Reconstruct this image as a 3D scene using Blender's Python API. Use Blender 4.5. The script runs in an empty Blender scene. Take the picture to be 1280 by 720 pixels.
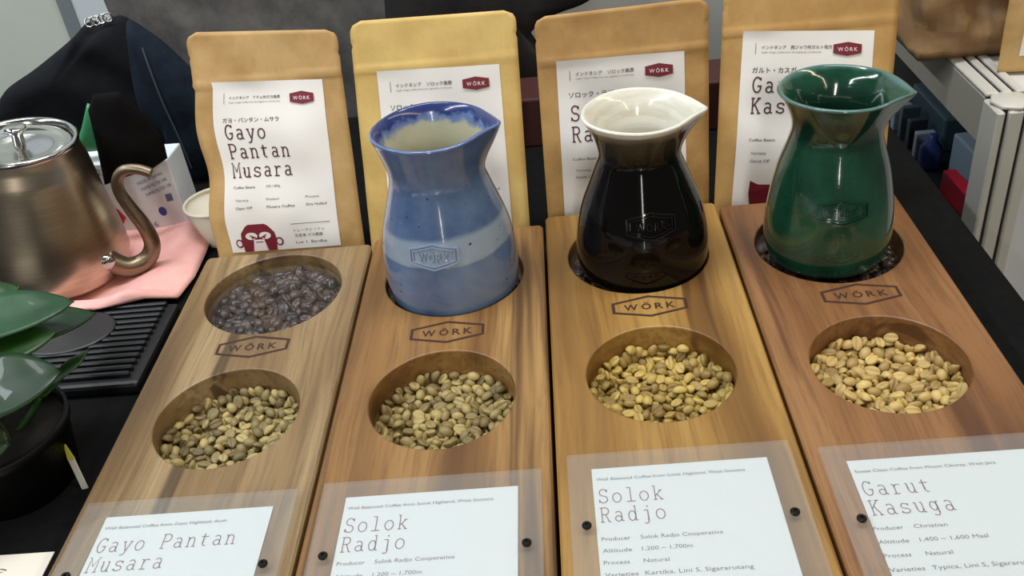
import bpy, bmesh, math, random
import numpy as np
from mathutils import Vector, Matrix, noise

random.seed(7)
rng = np.random.default_rng(11)
S = bpy.context.scene
COL = S.collection

def lin(c):
    c = c / 255.0
    return c / 12.92 if c <= 0.04045 else ((c + 0.055) / 1.055) ** 2.4
def rgb(r, g, b):
    return (lin(r), lin(g), lin(b), 1.0)

# ------------------------------------------------------------------ camera
cam_d = bpy.data.cameras.new('camera')
cam = bpy.data.objects.new('camera', cam_d)
COL.objects.link(cam)
right = Vector((0.9945, 0.0065, -0.1046)); down = Vector((-0.0825, -0.5664, -0.8200)); fwd = Vector((-0.0646, 0.8241, -0.5628))
right.normalize(); fwd.normalize()
up = right.cross(fwd); up.normalize()
CAM = Vector((0.0177, -0.4153, 0.3618))
cam.matrix_world = Matrix(((right.x, up.x, -fwd.x, CAM.x), (right.y, up.y, -fwd.y, CAM.y), (right.z, up.z, -fwd.z, CAM.z), (0, 0, 0, 1)))
cam_d.sensor_width = 36.0
cam_d.lens = 1175.13 / 1280 * 36
cam_d.clip_start = 0.01
S.camera = cam

# ------------------------------------------------------------------ world, lights, exposure
W = bpy.data.worlds.new('world'); S.world = W
W.use_nodes = True
bg = W.node_tree.nodes['Background']
bg.inputs[0].default_value = (0.93, 0.96, 1.0, 1); bg.inputs[1].default_value = 0.09
def strip(x, y, z, sx, sy, power, col):
    l = bpy.data.lights.new('ceiling_strip_light', 'AREA'); l.shape = 'RECTANGLE'
    l.size = sx; l.size_y = sy; l.energy = power; l.color = col
    o = bpy.data.objects.new('ceiling_strip_light', l); COL.objects.link(o)
    o.location = (x, y, z)
    return o
strip(0.06, -21.5, 2.1, 0.35, 36.0, 980, (1.0, 0.95, 0.86))
strip(-1.6, -0.7, 1.9, 0.14, 3.2, 57, (0.90, 0.96, 1.0))
strip(1.9, -1.6, 2.1, 0.14, 5.0, 40, (1.0, 0.82, 0.56))
strip(0.1, 0.25, 2.1, 1.6, 0.3, 33, (0.97, 0.98, 1.0))
S.view_settings.view_transform = 'Standard'
S.view_settings.look = 'None'
S.view_settings.gamma = 1.0
S.view_settings.use_curve_mapping = False
S.view_settings.exposure = 0.0

# ------------------------------------------------------------------ helpers
def setp(o, label=None, cat=None, group=None, kind=None):
    if label: o['label'] = label
    if cat: o['category'] = cat
    if group: o['group'] = group
    if kind: o['kind'] = kind
    return o
def empty(name, loc=(0, 0, 0), label=None, cat=None, group=None):
    o = bpy.data.objects.new(name, None); COL.objects.link(o)
    o.location = loc; o.empty_display_size = 0.02
    return setp(o, label, cat, group)
def link(name, me, mats=None, parent=None, loc=None):
    o = bpy.data.objects.new(name, me); COL.objects.link(o)
    if mats is not None and len(me.materials) == 0:
        for m in (mats if isinstance(mats, (list, tuple)) else [mats]): me.materials.append(m)
    if parent is not None: o.parent = parent
    if loc is not None: o.location = loc
    return o
def me_from(name, verts, faces, smooth=False, mi=None):
    me = bpy.data.meshes.new(name)
    me.from_pydata([tuple(v) for v in verts], [], faces)
    if mi is not None: me.polygons.foreach_set('material_index', mi)
    me.validate(); me.update()
    if smooth: me.shade_smooth()
    return me
def bm_me(name, bm, smooth=False):
    me = bpy.data.meshes.new(name)
    bmesh.ops.recalc_face_normals(bm, faces=bm.faces)
    bm.to_mesh(me); bm.free()
    if smooth: me.shade_smooth()
    return me
def box_bm(bm, x0, x1, y0, y1, z0, z1, bev=0.0, seg=2):
    r = bmesh.ops.create_cube(bm, size=1.0)
    vs = r['verts']
    for v in vs:
        v.co = Vector(((x0 + x1) / 2 + v.co.x * (x1 - x0), (y0 + y1) / 2 + v.co.y * (y1 - y0), (z0 + z1) / 2 + v.co.z * (z1 - z0)))
    if bev > 0:
        es = list({e for v in vs for e in v.link_edges})
        bmesh.ops.bevel(bm, geom=es, offset=bev, segments=seg, profile=0.5, affect='EDGES')
def box(name, x0, x1, y0, y1, z0, z1, mat, parent=None, bev=0.0, seg=2):
    bm = bmesh.new(); box_bm(bm, x0, x1, y0, y1, z0, z1, bev, seg)
    return link(name, bm_me(name, bm), mat, parent)
def lathe(prof, n=48, cap0=True, cap1=False):
    vs, fs = [], []
    for (r, z) in prof:
        for k in range(n):
            a = 2 * math.pi * k / n
            vs.append((r * math.cos(a), r * math.sin(a), z))
    for i in range(len(prof) - 1):
        for k in range(n):
            k2 = (k + 1) % n
            fs.append((i * n + k, i * n + k2, (i + 1) * n + k2, (i + 1) * n + k))
    if cap0: fs.append(tuple(reversed(range(n))))
    if cap1: fs.append(tuple(range((len(prof) - 1) * n, len(prof) * n)))
    return vs, fs
def tube(pts, rads, n=16, caps=True, sub=6):
    # Catmull-Rom tube through pts
    P = [Vector(p) for p in pts]; R = list(rads)
    Q, RR = [], []
    m = len(P)
    for i in range(m - 1):
        p0 = P[max(i - 1, 0)]; p1 = P[i]; p2 = P[i + 1]; p3 = P[min(i + 2, m - 1)]
        for k in range(sub):
            t = k / sub
            Q.append(0.5 * ((2 * p1) + (p2 - p0) * t + (2 * p0 - 5 * p1 + 4 * p2 - p3) * t * t + (3 * p1 - p0 - 3 * p2 + p3) * t ** 3))
            RR.append(R[i] + (R[i + 1] - R[i]) * t)
    Q.append(P[-1]); RR.append(R[-1])
    vs, fs = [], []
    prev = None
    for i, q in enumerate(Q):
        d = (Q[min(i + 1, len(Q) - 1)] - Q[max(i - 1, 0)]).normalized()
        if prev is None:
            a = d.orthogonal().normalized()
        else:
            a = (prev - d * prev.dot(d)).normalized()
        prev = a; b = d.cross(a)
        for k in range(n):
            t = 2 * math.pi * k / n
            vs.append(q + (a * math.cos(t) + b * math.sin(t)) * RR[i])
    for i in range(len(Q) - 1):
        for k in range(n):
            k2 = (k + 1) % n
            fs.append((i * n + k, i * n + k2, (i + 1) * n + k2, (i + 1) * n + k))
    if caps:
        fs.append(tuple(reversed(range(n)))); fs.append(tuple(range((len(Q) - 1) * n, len(Q) * n)))
    return vs, fs

# ------------------------------------------------------------------ materials
def mat(name, col, rough=0.6, metal=0.0, spec=0.5, coat=0.0):
    m = bpy.data.materials.new(name); m.use_nodes = True
    b = m.node_tree.nodes['Principled BSDF']
    b.inputs['Base Color'].default_value = col; b.inputs['Roughness'].default_value = rough
    b.inputs['Metallic'].default_value = metal; b.inputs['Specular IOR Level'].default_value = spec
    b.inputs['Coat Weight'].default_value = coat
    return m
class NT:
    def __init__(s, m):
        s.t = m.node_tree; s.n = s.t.nodes; s.b = s.n['Principled BSDF']
        s.co = s.n.new('ShaderNodeTexCoord')
    def new(s, ty, **kw):
        n = s.n.new(ty)
        for k, v in kw.items(): setattr(n, k, v)
        return n
    def lk(s, a, b): s.t.links.new(a, b)
    def mapping(s, scale=(1, 1, 1), loc=(0, 0, 0), rot=(0, 0, 0), src='Object'):
        m = s.new('ShaderNodeMapping')
        m.inputs['Scale'].default_value = scale; m.inputs['Location'].default_value = loc; m.inputs['Rotation'].default_value = rot
        s.lk(s.co.outputs[src], m.inputs['Vector']); return m.outputs[0]
    def noise(s, vec, scale, detail=4, rough=0.55, dist=0.0):
        n = s.new('ShaderNodeTexNoise'); n.inputs['Scale'].default_value = scale; n.inputs['Detail'].default_value = detail
        n.inputs['Roughness'].default_value = rough; n.inputs['Distortion'].default_value = dist
        s.lk(vec, n.inputs['Vector']); return n.outputs['Fac']
    def ramp(s, fac, stops, interp='LINEAR'):
        r = s.new('ShaderNodeValToRGB'); r.color_ramp.interpolation = interp
        el = r.color_ramp.elements
        while len(el) < len(stops): el.new(0.5)
        for e, (p, c) in zip(el, stops): e.position = p; e.color = c
        s.lk(fac, r.inputs['Fac']); return r.outputs['Color']
    def mix(s, fac, a, b, bt='MIX'):
        m = s.new('ShaderNodeMix', data_type='RGBA', blend_type=bt)
        for sock, v in ((m.inputs['Factor'], fac), (m.inputs['A'], a), (m.inputs['B'], b)): pass
        for idx, v in ((0, fac), (6, a), (7, b)):
            if hasattr(v, 'is_linked'): s.lk(v, m.inputs[idx])
            else: m.inputs[idx].default_value = v
        return m.outputs[2]
    def math(s, op, a, b=0.0, c=0.0):
        m = s.new('ShaderNodeMath', operation=op)
        for i, v in enumerate((a, b, c)):
            if hasattr(v, 'is_linked'): s.lk(v, m.inputs[i])
            else: m.inputs[i].default_value = v
        return m.outputs[0]
    def sep(s, vec):
        n = s.new('ShaderNodeSeparateXYZ'); s.lk(vec, n.inputs[0]); return n.outputs
    def smooth(s, v, lo, hi):
        m = s.new('ShaderNodeMapRange', interpolation_type='SMOOTHSTEP')
        s.lk(v, m.inputs[0]); m.inputs[1].default_value = lo; m.inputs[2].default_value = hi
        return m.outputs[0]
    def col(s, c): s.lk(c, s.b.inputs['Base Color'])
    def bump(s, h, strength=0.2, dist=0.001):
        b = s.new('ShaderNodeBump'); b.inputs['Strength'].default_value = strength; b.inputs['Distance'].default_value = dist
        s.lk(h, b.inputs['Height']); s.lk(b.outputs[0], s.b.inputs['Normal'])

def wood(name, dark, mid, light, streak, seed, rough=0.42):
    m = mat(name, mid, rough); t = NT(m)
    warp = t.noise(t.mapping((9, 3, 9), (seed, seed * 2, 0)), 1.0, 2)
    v = t.mapping((1, 1, 1), (seed * 0.37, seed * 0.71, seed * 0.13))
    add = t.new('ShaderNodeVectorMath', operation='MULTIPLY_ADD')
    t.lk(warp, add.inputs[0]); add.inputs[1].default_value = (0.035, 0.0, 0.02); t.lk(v, add.inputs[2])
    def ms(sc):
        x = t.new('ShaderNodeVectorMath', operation='MULTIPLY'); t.lk(add.outputs[0], x.inputs[0]); x.inputs[1].default_value = sc
        return x.outputs[0]
    broad = t.noise(ms((26, 2.2, 26)), 1.0, 2, 0.5)
    c = t.ramp(broad, [(0.30, dark), (0.5, mid), (0.70, light)])
    fine = t.noise(ms((260, 9, 260)), 1.0, 6, 0.65)
    c = t.mix(t.math('MULTIPLY', t.smooth(fine, 0.40, 0.70), 0.55), c, dark)
    pores = t.noise(ms((900, 38, 900)), 1.0, 3, 0.6)
    c = t.mix(t.math('MULTIPLY', t.smooth(pores, 0.60, 0.70), 0.30), c, dark)
    st = t.noise(ms((34, 1.1, 34)), 1.0, 3, 0.55, 0.4)
    c = t.mix(t.math('MULTIPLY', t.smooth(st, 0.60, 0.66), 0.8), c, streak)
    t.col(c); t.bump(fine, 0.12, 0.0006)
    return m
WOODS = [
    wood('walnut_grey_brown', rgb(84, 61, 36), rgb(138, 111, 74), rgb(168, 145, 106), rgb(66, 46, 28), 1.3),  # grey-brown wood, its colour paled further to hold a glossy sheen
    wood('walnut_warm_tan', rgb(86, 56, 26), rgb(140, 101, 54), rgb(168, 131, 78), rgb(74, 46, 24), 4.1),
    wood('honey_tan_wood', rgb(106, 71, 28), rgb(154, 115, 56), rgb(176, 138, 74), rgb(84, 53, 24), 7.7),
    wood('red_brown_wood', rgb(82, 49, 26), rgb(132, 89, 51), rgb(152, 110, 68), rgb(76, 42, 22), 9.2),
]
M_burn = mat('burnt_brand', rgb(58, 30, 20), 0.7)
M_paper = mat('white_card', rgb(214, 220, 223), 0.55)
M_label = mat('label_paper', rgb(244, 240, 234), 0.5)
M_black = mat('black_print', rgb(42, 36, 38), 0.6)
M_grey = mat('grey_print', rgb(110, 108, 110), 0.6)
M_title = mat('dark_plum_print', rgb(78, 46, 48), 0.6)
M_title2 = mat('card_plum_print', rgb(132, 98, 102), 0.6)
M_red = mat('wine_red_print', rgb(122, 24, 40), 0.5)
M_white = mat('white_print', rgb(240, 226, 224), 0.5)
M_screw = mat('black_screw', rgb(26, 24, 22), 0.35, 0.6)

def acrylic(name, reflect_haze=0.10, rough=0.06, tint=(0.97, 0.975, 0.97, 1), ior=1.45):
    m = bpy.data.materials.new(name); m.use_nodes = True
    t = m.node_tree; t.nodes.clear()
    out = t.nodes.new('ShaderNodeOutputMaterial')
    tr = t.nodes.new('ShaderNodeBsdfTransparent'); tr.inputs[0].default_value = tint
    gl = t.nodes.new('ShaderNodeBsdfGlossy'); gl.inputs['Roughness'].default_value = rough
    df = t.nodes.new('ShaderNodeBsdfDiffuse'); df.inputs[0].default_value = (0.75, 0.77, 0.78, 1)
    fr = t.nodes.new('ShaderNodeFresnel'); fr.inputs[0].default_value = ior
    m1 = t.nodes.new('ShaderNodeMixShader'); m2 = t.nodes.new('ShaderNodeMixShader')
    m1.inputs[0].default_value = reflect_haze  # grey diffuse share imitates the milky ceiling reflection on the plate
    t.links.new(tr.outputs[0], m1.inputs[1]); t.links.new(df.outputs[0], m1.inputs[2])
    ge = t.nodes.new('ShaderNodeNewGeometry'); inv = t.nodes.new('ShaderNodeMath'); inv.operation = 'SUBTRACT'; inv.inputs[0].default_value = 1.0
    t.links.new(ge.outputs['Backfacing'], inv.inputs[1])
    mu = t.nodes.new('ShaderNodeMath'); mu.operation = 'MULTIPLY'
    t.links.new(fr.outputs[0], mu.inputs[0]); t.links.new(inv.outputs[0], mu.inputs[1])
    t.links.new(mu.outputs[0], m2.inputs[0]); t.links.new(m1.outputs[0], m2.inputs[1]); t.links.new(gl.outputs[0], m2.inputs[2])
    t.links.new(m2.outputs[0], out.inputs[0])
    return m
M_acr = acrylic('clear_acrylic', 0.07, 0.05)
M_disc = acrylic('clear_disc', 0.0, 0.05, ior=1.3)

def kraft(name, c0, c1, seed=0.0):
    m = mat(name, c0, 0.55); t = NT(m)
    n = t.noise(t.mapping((1, 1, 1), (seed, 0, 0)), 28, 5, 0.6)
    f = t.noise(t.mapping((300, 60, 60), (seed, 0, 0)), 1, 3)
    c = t.ramp(n, [(0.3, c1), (0.65, c0)])
    c = t.mix(t.math('MULTIPLY', t.smooth(f, 0.5, 0.8), 0.25), c, c1)
    t.col(c); t.bump(n, 0.25, 0.002)
    return m
KRAFT = [kraft('kraft_paper', rgb(204, 168, 110), rgb(178, 138, 80), 1), kraft('kraft_paper_yellow', rgb(224, 192, 116), rgb(204, 166, 92), 3),
         kraft('kraft_paper_brown', rgb(200, 158, 96), rgb(170, 126, 70), 5), kraft('kraft_paper_gold', rgb(204, 164, 98), rgb(180, 136, 74), 8)]

def fabric(name, c0, c1, sc=60, rough=0.95, seed=0.0, spec=0.15):
    m = mat(name, c0, rough, 0, spec); t = NT(m)
    n = t.noise(t.mapping((1, 1, 1), (seed, seed, 0)), sc, 5, 0.65)
    t.col(t.ramp(n, [(0.35, c1), (0.65, c0)])); t.bump(n, 0.3, 0.002)
    return m
M_cloth = fabric('black_tablecloth', rgb(15, 15, 16), rgb(9, 9, 10), 120)
M_jacket = fabric('black_jacket_fabric', rgb(26, 28, 32), rgb(17, 18, 22), 25)
M_denim = fabric('dark_denim', rgb(36, 46, 60), rgb(24, 31, 42), 40, seed=3)
M_blackc = fabric('deep_black_cloth', rgb(17, 16, 17), rgb(11, 10, 11), 50, seed=5)
M_greyf = fabric('grey_felt', rgb(120, 117, 114), rgb(90, 88, 86), 22, seed=9)
M_dark = fabric('charcoal_fabric', rgb(52, 50, 50), rgb(40, 38, 40), 30, seed=2)
M_pink = fabric('pink_cloth', rgb(248, 196, 188), rgb(240, 176, 170), 30, 0.9)

# ------------------------------------------------------------------ room and table
TZ = -0.03
M_wall = mat('pale_wall_paint', rgb(196, 204, 194), 0.85)
t = NT(M_wall); t.col(t.ramp(t.noise(t.mapping(), 3, 3), [(0.3, rgb(188, 196, 186)), (0.7, rgb(204, 210, 200))]))
M_floor = mat('grey_floor', rgb(120, 118, 114), 0.6)
t = NT(M_floor); t.col(t.ramp(t.noise(t.mapping(), 8, 5), [(0.3, rgb(104, 102, 98)), (0.7, rgb(134, 130, 126))]))
setp(box('floor', -2.5, 2.5, -2.0, 2.0, -0.80, -0.76, M_floor), kind='structure')
setp(box('wall_back', -2.5, 2.5, 1.10, 1.16, -0.76, 1.6, M_wall), kind='structure')
tr = box('trim_1', -0.775, -0.752, 1.094, 1.10, -0.76, 1.6, mat('grey_joint_strip', rgb(120, 128, 132), 0.5)); setp(tr, kind='structure')
pn = box('trim_2', -0.752, -0.30, 1.097, 1.10, -0.76, 1.6, mat('bluish_wall_panel', rgb(206, 214, 220), 0.6)); setp(pn, kind='structure')

tb = empty('display_table', (0, 0, -0.76), 'table draped in black cloth under the four wooden boards', 'table')
def cloth_mesh():
    # drape: top plus falling sides with folds, one continuous sheet
    vs, fs = [], []
    nx, ny = 90, 70
    x0, x1, y0, y1 = -0.95, 0.313, -0.32, 0.50
    per = []
    idx = {}
    for j in range(ny + 1):
        for i in range(nx + 1):
            x = x0 + (x1 - x0) * i / nx; y = y0 + (y1 - y0) * j / ny
            idx[(i, j)] = len(vs); vs.append([x, y, TZ])
    for j in range(ny):
        for i in range(nx):
            fs.append((idx[(i, j)], idx[(i + 1, j)], idx[(i + 1, j + 1)], idx[(i, j + 1)]))
    ring = [(i, 0) for i in range(nx)] + [(nx, j) for j in range(ny)] + [(i, ny) for i in range(nx, 0, -1)] + [(0, j) for j in range(ny, 0, -1)]
    prev = [idx[k] for k in ring]
    rows = 10
    for r in range(1, rows + 1):
        cur = []
        d = r / rows
        for q, (i, j) in enumerate(ring):
            x, y, _ = vs[idx[(i, j)]]
            nxn = (1 if i == nx else (-1 if i == 0 else 0)); nyn = (1 if j == ny else (-1 if j == 0 else 0))
            l = math.hypot(nxn, nyn) or 1
            w = 0.004 + 0.012 * d * (1 + math.sin(q * 0.55 + math.sin(q * 0.17) * 2)) if r > 0 else 0
            cur.append(len(vs)); vs.append([x + nxn / l * w, y + nyn / l * w, TZ - 0.004 - 0.71 * d])
        for q in range(len(ring)):
            q2 = (q + 1) % len(ring)
            fs.append((prev[q], cur[q], cur[q2], prev[q2]))
        prev = cur
    return me_from('tablecloth', vs, fs, True)
cl = link('tablecloth', cloth_mesh(), M_cloth, tb); cl.location = (0, 0, 0.76)
box('table_top', -0.94, 0.305, -0.31, 0.49, -0.06 + 0.76, TZ - 0.004 + 0.76, mat('plywood', rgb(150, 120, 80), 0.7), tb)
for (x, y) in ((-0.9, -0.28), (0.27, -0.28), (-0.9, 0.46), (0.27, 0.46)):
    box('leg', x - 0.02, x + 0.02, y - 0.02, y + 0.02, 0.0, 0.70, mat('steel_leg', rgb(90, 90, 92), 0.4, 0.8), tb)

# ------------------------------------------------------------------ lettering
def text_verts(body, size, align='LEFT', bold=0.0, sx=1.0):
    c = bpy.data.curves.new('txt', 'FONT'); c.body = body; c.size = size; c.align_x = align; c.offset = bold; c.resolution_u = 2
    o = bpy.data.objects.new('txt', c); COL.objects.link(o)
    dg = bpy.context.evaluated_depsgraph_get()
    me = bpy.data.meshes.new_from_object(o.evaluated_get(dg))
    vs = [(v.co.x * sx, v.co.y) for v in me.vertices]; fs = [tuple(p.vertices) for p in me.polygons]
    bpy.data.objects.remove(o); bpy.data.curves.remove(c); bpy.data.meshes.remove(me)
    return vs, fs
def fit_text(body, width, height=None, bold=0.0):
    """text whose printed width is exactly `width`, x starting at 0, baseline 0"""
    vs, fs = text_verts(body, 1.0, bold=bold)
    if not vs: return [], []
    a = min(v[0] for v in vs); b = max(v[0] for v in vs)
    k = width / max(b - a, 1e-6); ky = k if height is None else height / 0.72
    return [((v[0] - a) * k, v[1] * ky) for v in vs], fs
def arc(cx, cy, rx, ry, a0, a1, n=14):
    return [(cx + rx * math.cos(math.radians(a0 + (a1 - a0) * i / n)), cy + ry * math.sin(math.radians(a0 + (a1 - a0) * i / n))) for i in range(n + 1)]
GL = {
    'G': [arc(.52, .5, .38, .5, 40, 320), [(.83, .18), (.83, .42)], [(.55, .42), (.93, .42)], [(.82, .80), (.82, .98)]],
    'a': [arc(.46, .50, .26, .18, 150, 0), [(.72, .50), (.72, .08), (.80, .02), (.92, .02)], arc(.46, .19, .27, .19, 0, 360)],
    'y': [[(.2, .66), (.5, .02)], [(.82, .66), (.46, -.2), (.36, -.27), (.14, -.27)], [(.06, .66), (.36, .66)], [(.66, .66), (.95, .66)]],
    'o': [arc(.5, .33, .36, .34, 0, 360, 20)],
    'P': [[(.24, 1), (.24, 0)], [(.1, 0), (.46, 0)], [(.1, 1), (.55, 1)] + arc(.58, .74, .3, .26, 90, -90) + [(.24, .48)]],
    'n': [[(.24, .66), (.24, 0)], [(.08, .66), (.24, .66)], [(.08, 0), (.4, 0)], arc(.5, .42, .26, .24, 180, 0) + [(.76, 0)], [(.62, 0), (.94, 0)]],
    't': [[(.4, .88), (.4, .16)] + arc(.6, .16, .2, .15, 180, 300), [(.14, .66), (.8, .66)]],
    'M': [[(.14, 0), (.14, 1), (.5, .4), (.86, 1), (.86, 0)], [(.0, 0), (.3, 0)], [(.7, 0), (1.0, 0)], [(.0, 1), (.16, 1)], [(.84, 1), (1.0, 1)]],
    'u': [[(.08, .66), (.24, .66), (.24, .24)] + arc(.48, .24, .24, .23, 180, 360), [(.58, .66), (.74, .66), (.74, 0), (.92, 0)]],
    's': [arc(.5, .50, .28, .165, 20, 270), arc(.5, .17, .31, .165, 90, -160), [(.8, .50), (.8, .66)], [(.17, .17), (.17, .02)]],
    'r': [[(.34, .66), (.34, 0)], [(.14, .66), (.34, .66)], [(.12, 0), (.66, 0)], arc(.64, .38, .3, .28, 175, 50)],
    'S': [arc(.5, .75, .31, .25, 20, 270), arc(.5, .25, .34, .25, 90, -165), [(.82, .76), (.82, .98)], [(.15, .25), (.15, .02)]],
    'l': [[(.2, 1), (.52, 1), (.52, 0)], [(.14, 0), (.9, 0)]],
    'k': [[(.1, 1), (.28, 1), (.28, 0)], [(.12, 0), (.44, 0)], [(.28, .26), (.78, .66)], [(.44, .38), (.82, 0)], [(.62, .66), (.92, .66)], [(.66, 0), (.96, 0)]],
    'R': [[(.24, 1), (.24, 0)], [(.1, 0), (.42, 0)], [(.1, 1), (.55, 1)] + arc(.56, .76, .26, .24, 90, -90) + [(.24, .52)], [(.54, .52), (.82, 0), (.97, 0)]],
    'd': [[(.58, 1), (.74, 1), (.74, 0), (.92, 0)], arc(.45, .33, .29, .34, 0, 360, 18)],
    'j': [[(.3, .66), (.62, .66), (.62, -.1)] + arc(.42, -.1, .2, .17, 0, -140), [(.60, .90), (.64, .90), (.64, .94), (.60, .94), (.60, .90)]],
    'K': [[(.22, 1), (.22, 0)], [(.08, 1), (.4, 1)], [(.08, 0), (.4, 0)], [(.22, .42), (.8, 1)], [(.42, .6), (.84, 0)], [(.62, 1), (.96, 1)], [(.66, 0), (.98, 0)]],
    'g': [arc(.44, .37, .27, .29, 0, 360, 18), [(.9, .66), (.71, .66), (.71, -.08)] + arc(.47, -.08, .24, .19, 0, -150)],
}
def stroke_text(body, adv, cap, w):
    vs, fs = [], []
    for i, ch in enumerate(body):
        if ch not in GL: continue
        for pl in GL[ch]:
            pts = [Vector(((x * 0.86 + 0.07 + i) * adv, y * cap)) for x, y in pl]
            L = []
            for k, p in enumerate(pts):
                d0 = (p - pts[k - 1]) if k > 0 else None
                d1 = (pts[k + 1] - p) if k < len(pts) - 1 else None
                if d0 is None: d = d1.normalized(); sc = 1
                elif d1 is None: d = d0.normalized(); sc = 1
                else:
                    d0n, d1n = d0.normalized(), d1.normalized()
                    d = d0n + d1n
                    d = d.normalized() if d.length > 1e-4 else d1n
                    sc = min(1.0 / max(abs(d.dot(d1n)), 0.5), 1.6)
                nrm = Vector((-d.y, d.x)) * (w / 2) * sc
                L.append((p + nrm, p - nrm))
            b0 = len(vs)
            for a, b in L: vs.append((a.x, a.y)); vs.append((b.x, b.y))
            for k in range(len(L) - 1):
                fs.append((b0 + 2 * k, b0 + 2 * k + 1, b0 + 2 * k + 3, b0 + 2 * k + 2))
    return vs, fs
class Print:
    """collects flat printed shapes in a 2-D frame"""
    def __init__(s): s.v = []; s.f = []
    def add(s, vf, x, y, k=1.0):
        vs, fs = vf; b = len(s.v)
        s.v += [(x + vx * k, y + vy * k) for vx, vy in vs]
        s.f += [tuple(b + i for i in f) for f in fs]
    def poly(s, pts): b = len(s.v); s.v += list(pts); s.f.append(tuple(range(b, b + len(pts))))
    def build(s, name, fn, m, parent):
        me = me_from(name, [fn(x, y) for x, y in s.v], s.f)
        return link(name, me, m, parent)
def hexa(hw, sh, mh):
    return [(-hw, -sh), (0, -mh), (hw, -sh), (hw, sh), (0, mh), (-hw, sh)]
def brand_letters(P, cx, cy, hw, h, bold=0.02):
    x = cx - hw
    for ch, w, gap in (('W', .56, .14), ('\u00d6', .40, .14), ('R', .34, .12), ('K', .36, 0)):
        P.add(fit_text(ch, w * hw * .97, h, bold), x, cy - h / 2); x += (w + gap) * hw * .97

# ------------------------------------------------------------------ wooden boards
OFF = [0.0, 0.0024, 0.0105, 0.0037]
XC = [-0.195, -0.065, 0.065, 0.195]
HW = 0.0639
RB, RT = 0.0437, 0.0489
YB, YT = 0.0045, 0.1345
BACK = [0.1895, 0.196, 0.207, 0.2]
MARK = [(0.0, .0712), (-.0008, .0679), (.001, .0703), (.0038, .0715)]
NAMES = ['Gayo Pantan Musara', 'Solok Radjo', 'Solok Radjo', 'Garut Kasuga']
BOARDL = ['greyish brown wooden board whose round upper recess stands open without a jug',
          'tan wooden tasting board with the blue jug standing on it',
          'honey coloured wooden tasting board with the black jug standing on it',
          'reddish brown wooden tasting board with the green jug standing on it']
def board_mesh(i):
    bm = bmesh.new()
    x0, x1, y0, y1, T = -HW, HW, -0.215, BACK[i] - OFF[i], 0.03
    ch = 0.0012; cr = 0.004
    def outline(ins, z):
        pts = []
        for (cx, cy, a0) in ((x1, y1, 0), (x0, y1, 90), (x0, y0, 180), (x1, y0, 270)):
            sx = -1 if cx > 0 else 1; sy = -1 if cy == y1 else 1
            for k in range(5):
                a = math.radians(a0 + 90 * k / 4)
                pts.append(bm.verts.new((cx + sx * cr + (cr - ins) * math.cos(a), cy + sy * cr + (cr - ins) * math.sin(a), z)))
        return pts
    def strip_(A, B):
        n = len(A)
        for k in range(n): bm.faces.new((A[k], A[(k + 1) % n], B[(k + 1) % n], B[k]))
    o0 = outline(ch, 0.0); o1 = outline(0, -ch); o2 = outline(0, -T)
    strip_(o1, o0); strip_(o2, o1); bm.faces.new(list(reversed(o2)))
    def circ(cx, cy, r, z, n=72):
        return [bm.verts.new((cx + r * math.cos(2 * math.pi * k / n), cy + r * math.sin(2 * math.pi * k / n), z)) for k in range(n)]
    edges = []
    def loop_edges(L):
        for k in range(len(L)):
            a, b = L[k], L[(k + 1) % len(L)]
            e = bm.edges.get((a, b)) or bm.edges.new((a, b)); edges.append(e)
    loop_edges(o0)
    for (cy, prof) in ((YB, [(RB + .0009, 0), (RB + .0002, -.0004), (RB, -.0012), (RB, -.016), (RB - .001, -.020), (RB - .004, -.0235), (RB - .010, -.0260), (RB - .018, -.0268)]),
                       (YT, [(RT + .0009, 0), (RT + .0002, -.0004), (RT, -.0012), (RT, -.0165), (RT - .001, -.0175)])):
        rings = [circ(0, cy, r, z) for r, z in prof]
        loop_edges(rings[0])
        for a, b in zip(rings[:-1], rings[1:]): strip_(a, b)
        bm.faces.new(rings[-1])
    bmesh.ops.triangle_fill(bm, edges=edges, use_beauty=True, use_dissolve=False)
    return bm_me('board', bm)
boards = []
for i in range(4):
    r = empty('tasting_board', (XC[i], OFF[i], TZ), BOARDL[i], 'board', 'wooden tasting boards in a row')
    boards.append(r)
    me = board_mesh(i)
    b = link('plank', me, WOODS[i], r); b.location = (0, 0, 0.03)
    for p in b.data.polygons: p.use_smooth = False
    # burnt hexagon mark with the brand word
    P = Print(); mx, my = MARK[i]; my -= OFF[i] * 0
    out = hexa(.0243, .0056, .0118); inn = hexa(.0223, .0041, .0097)
    bb = len(P.v); P.v += [(mx + x, my + y) for x, y in out] + [(mx + x, my + y) for x, y in inn]
    for k in range(6): P.f.append((bb + k, bb + (k + 1) % 6, bb + 6 + (k + 1) % 6, bb + 6 + k))
    brand_letters(P, mx, my - .0002, .0165, .0064, 0.022)
    o = P.build('burnt_brand_mark', lambda x, y: (x, y, 0.03015), M_burn, r)
    o['label'] = 'dark burnt hexagon outline with brand word'

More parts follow.
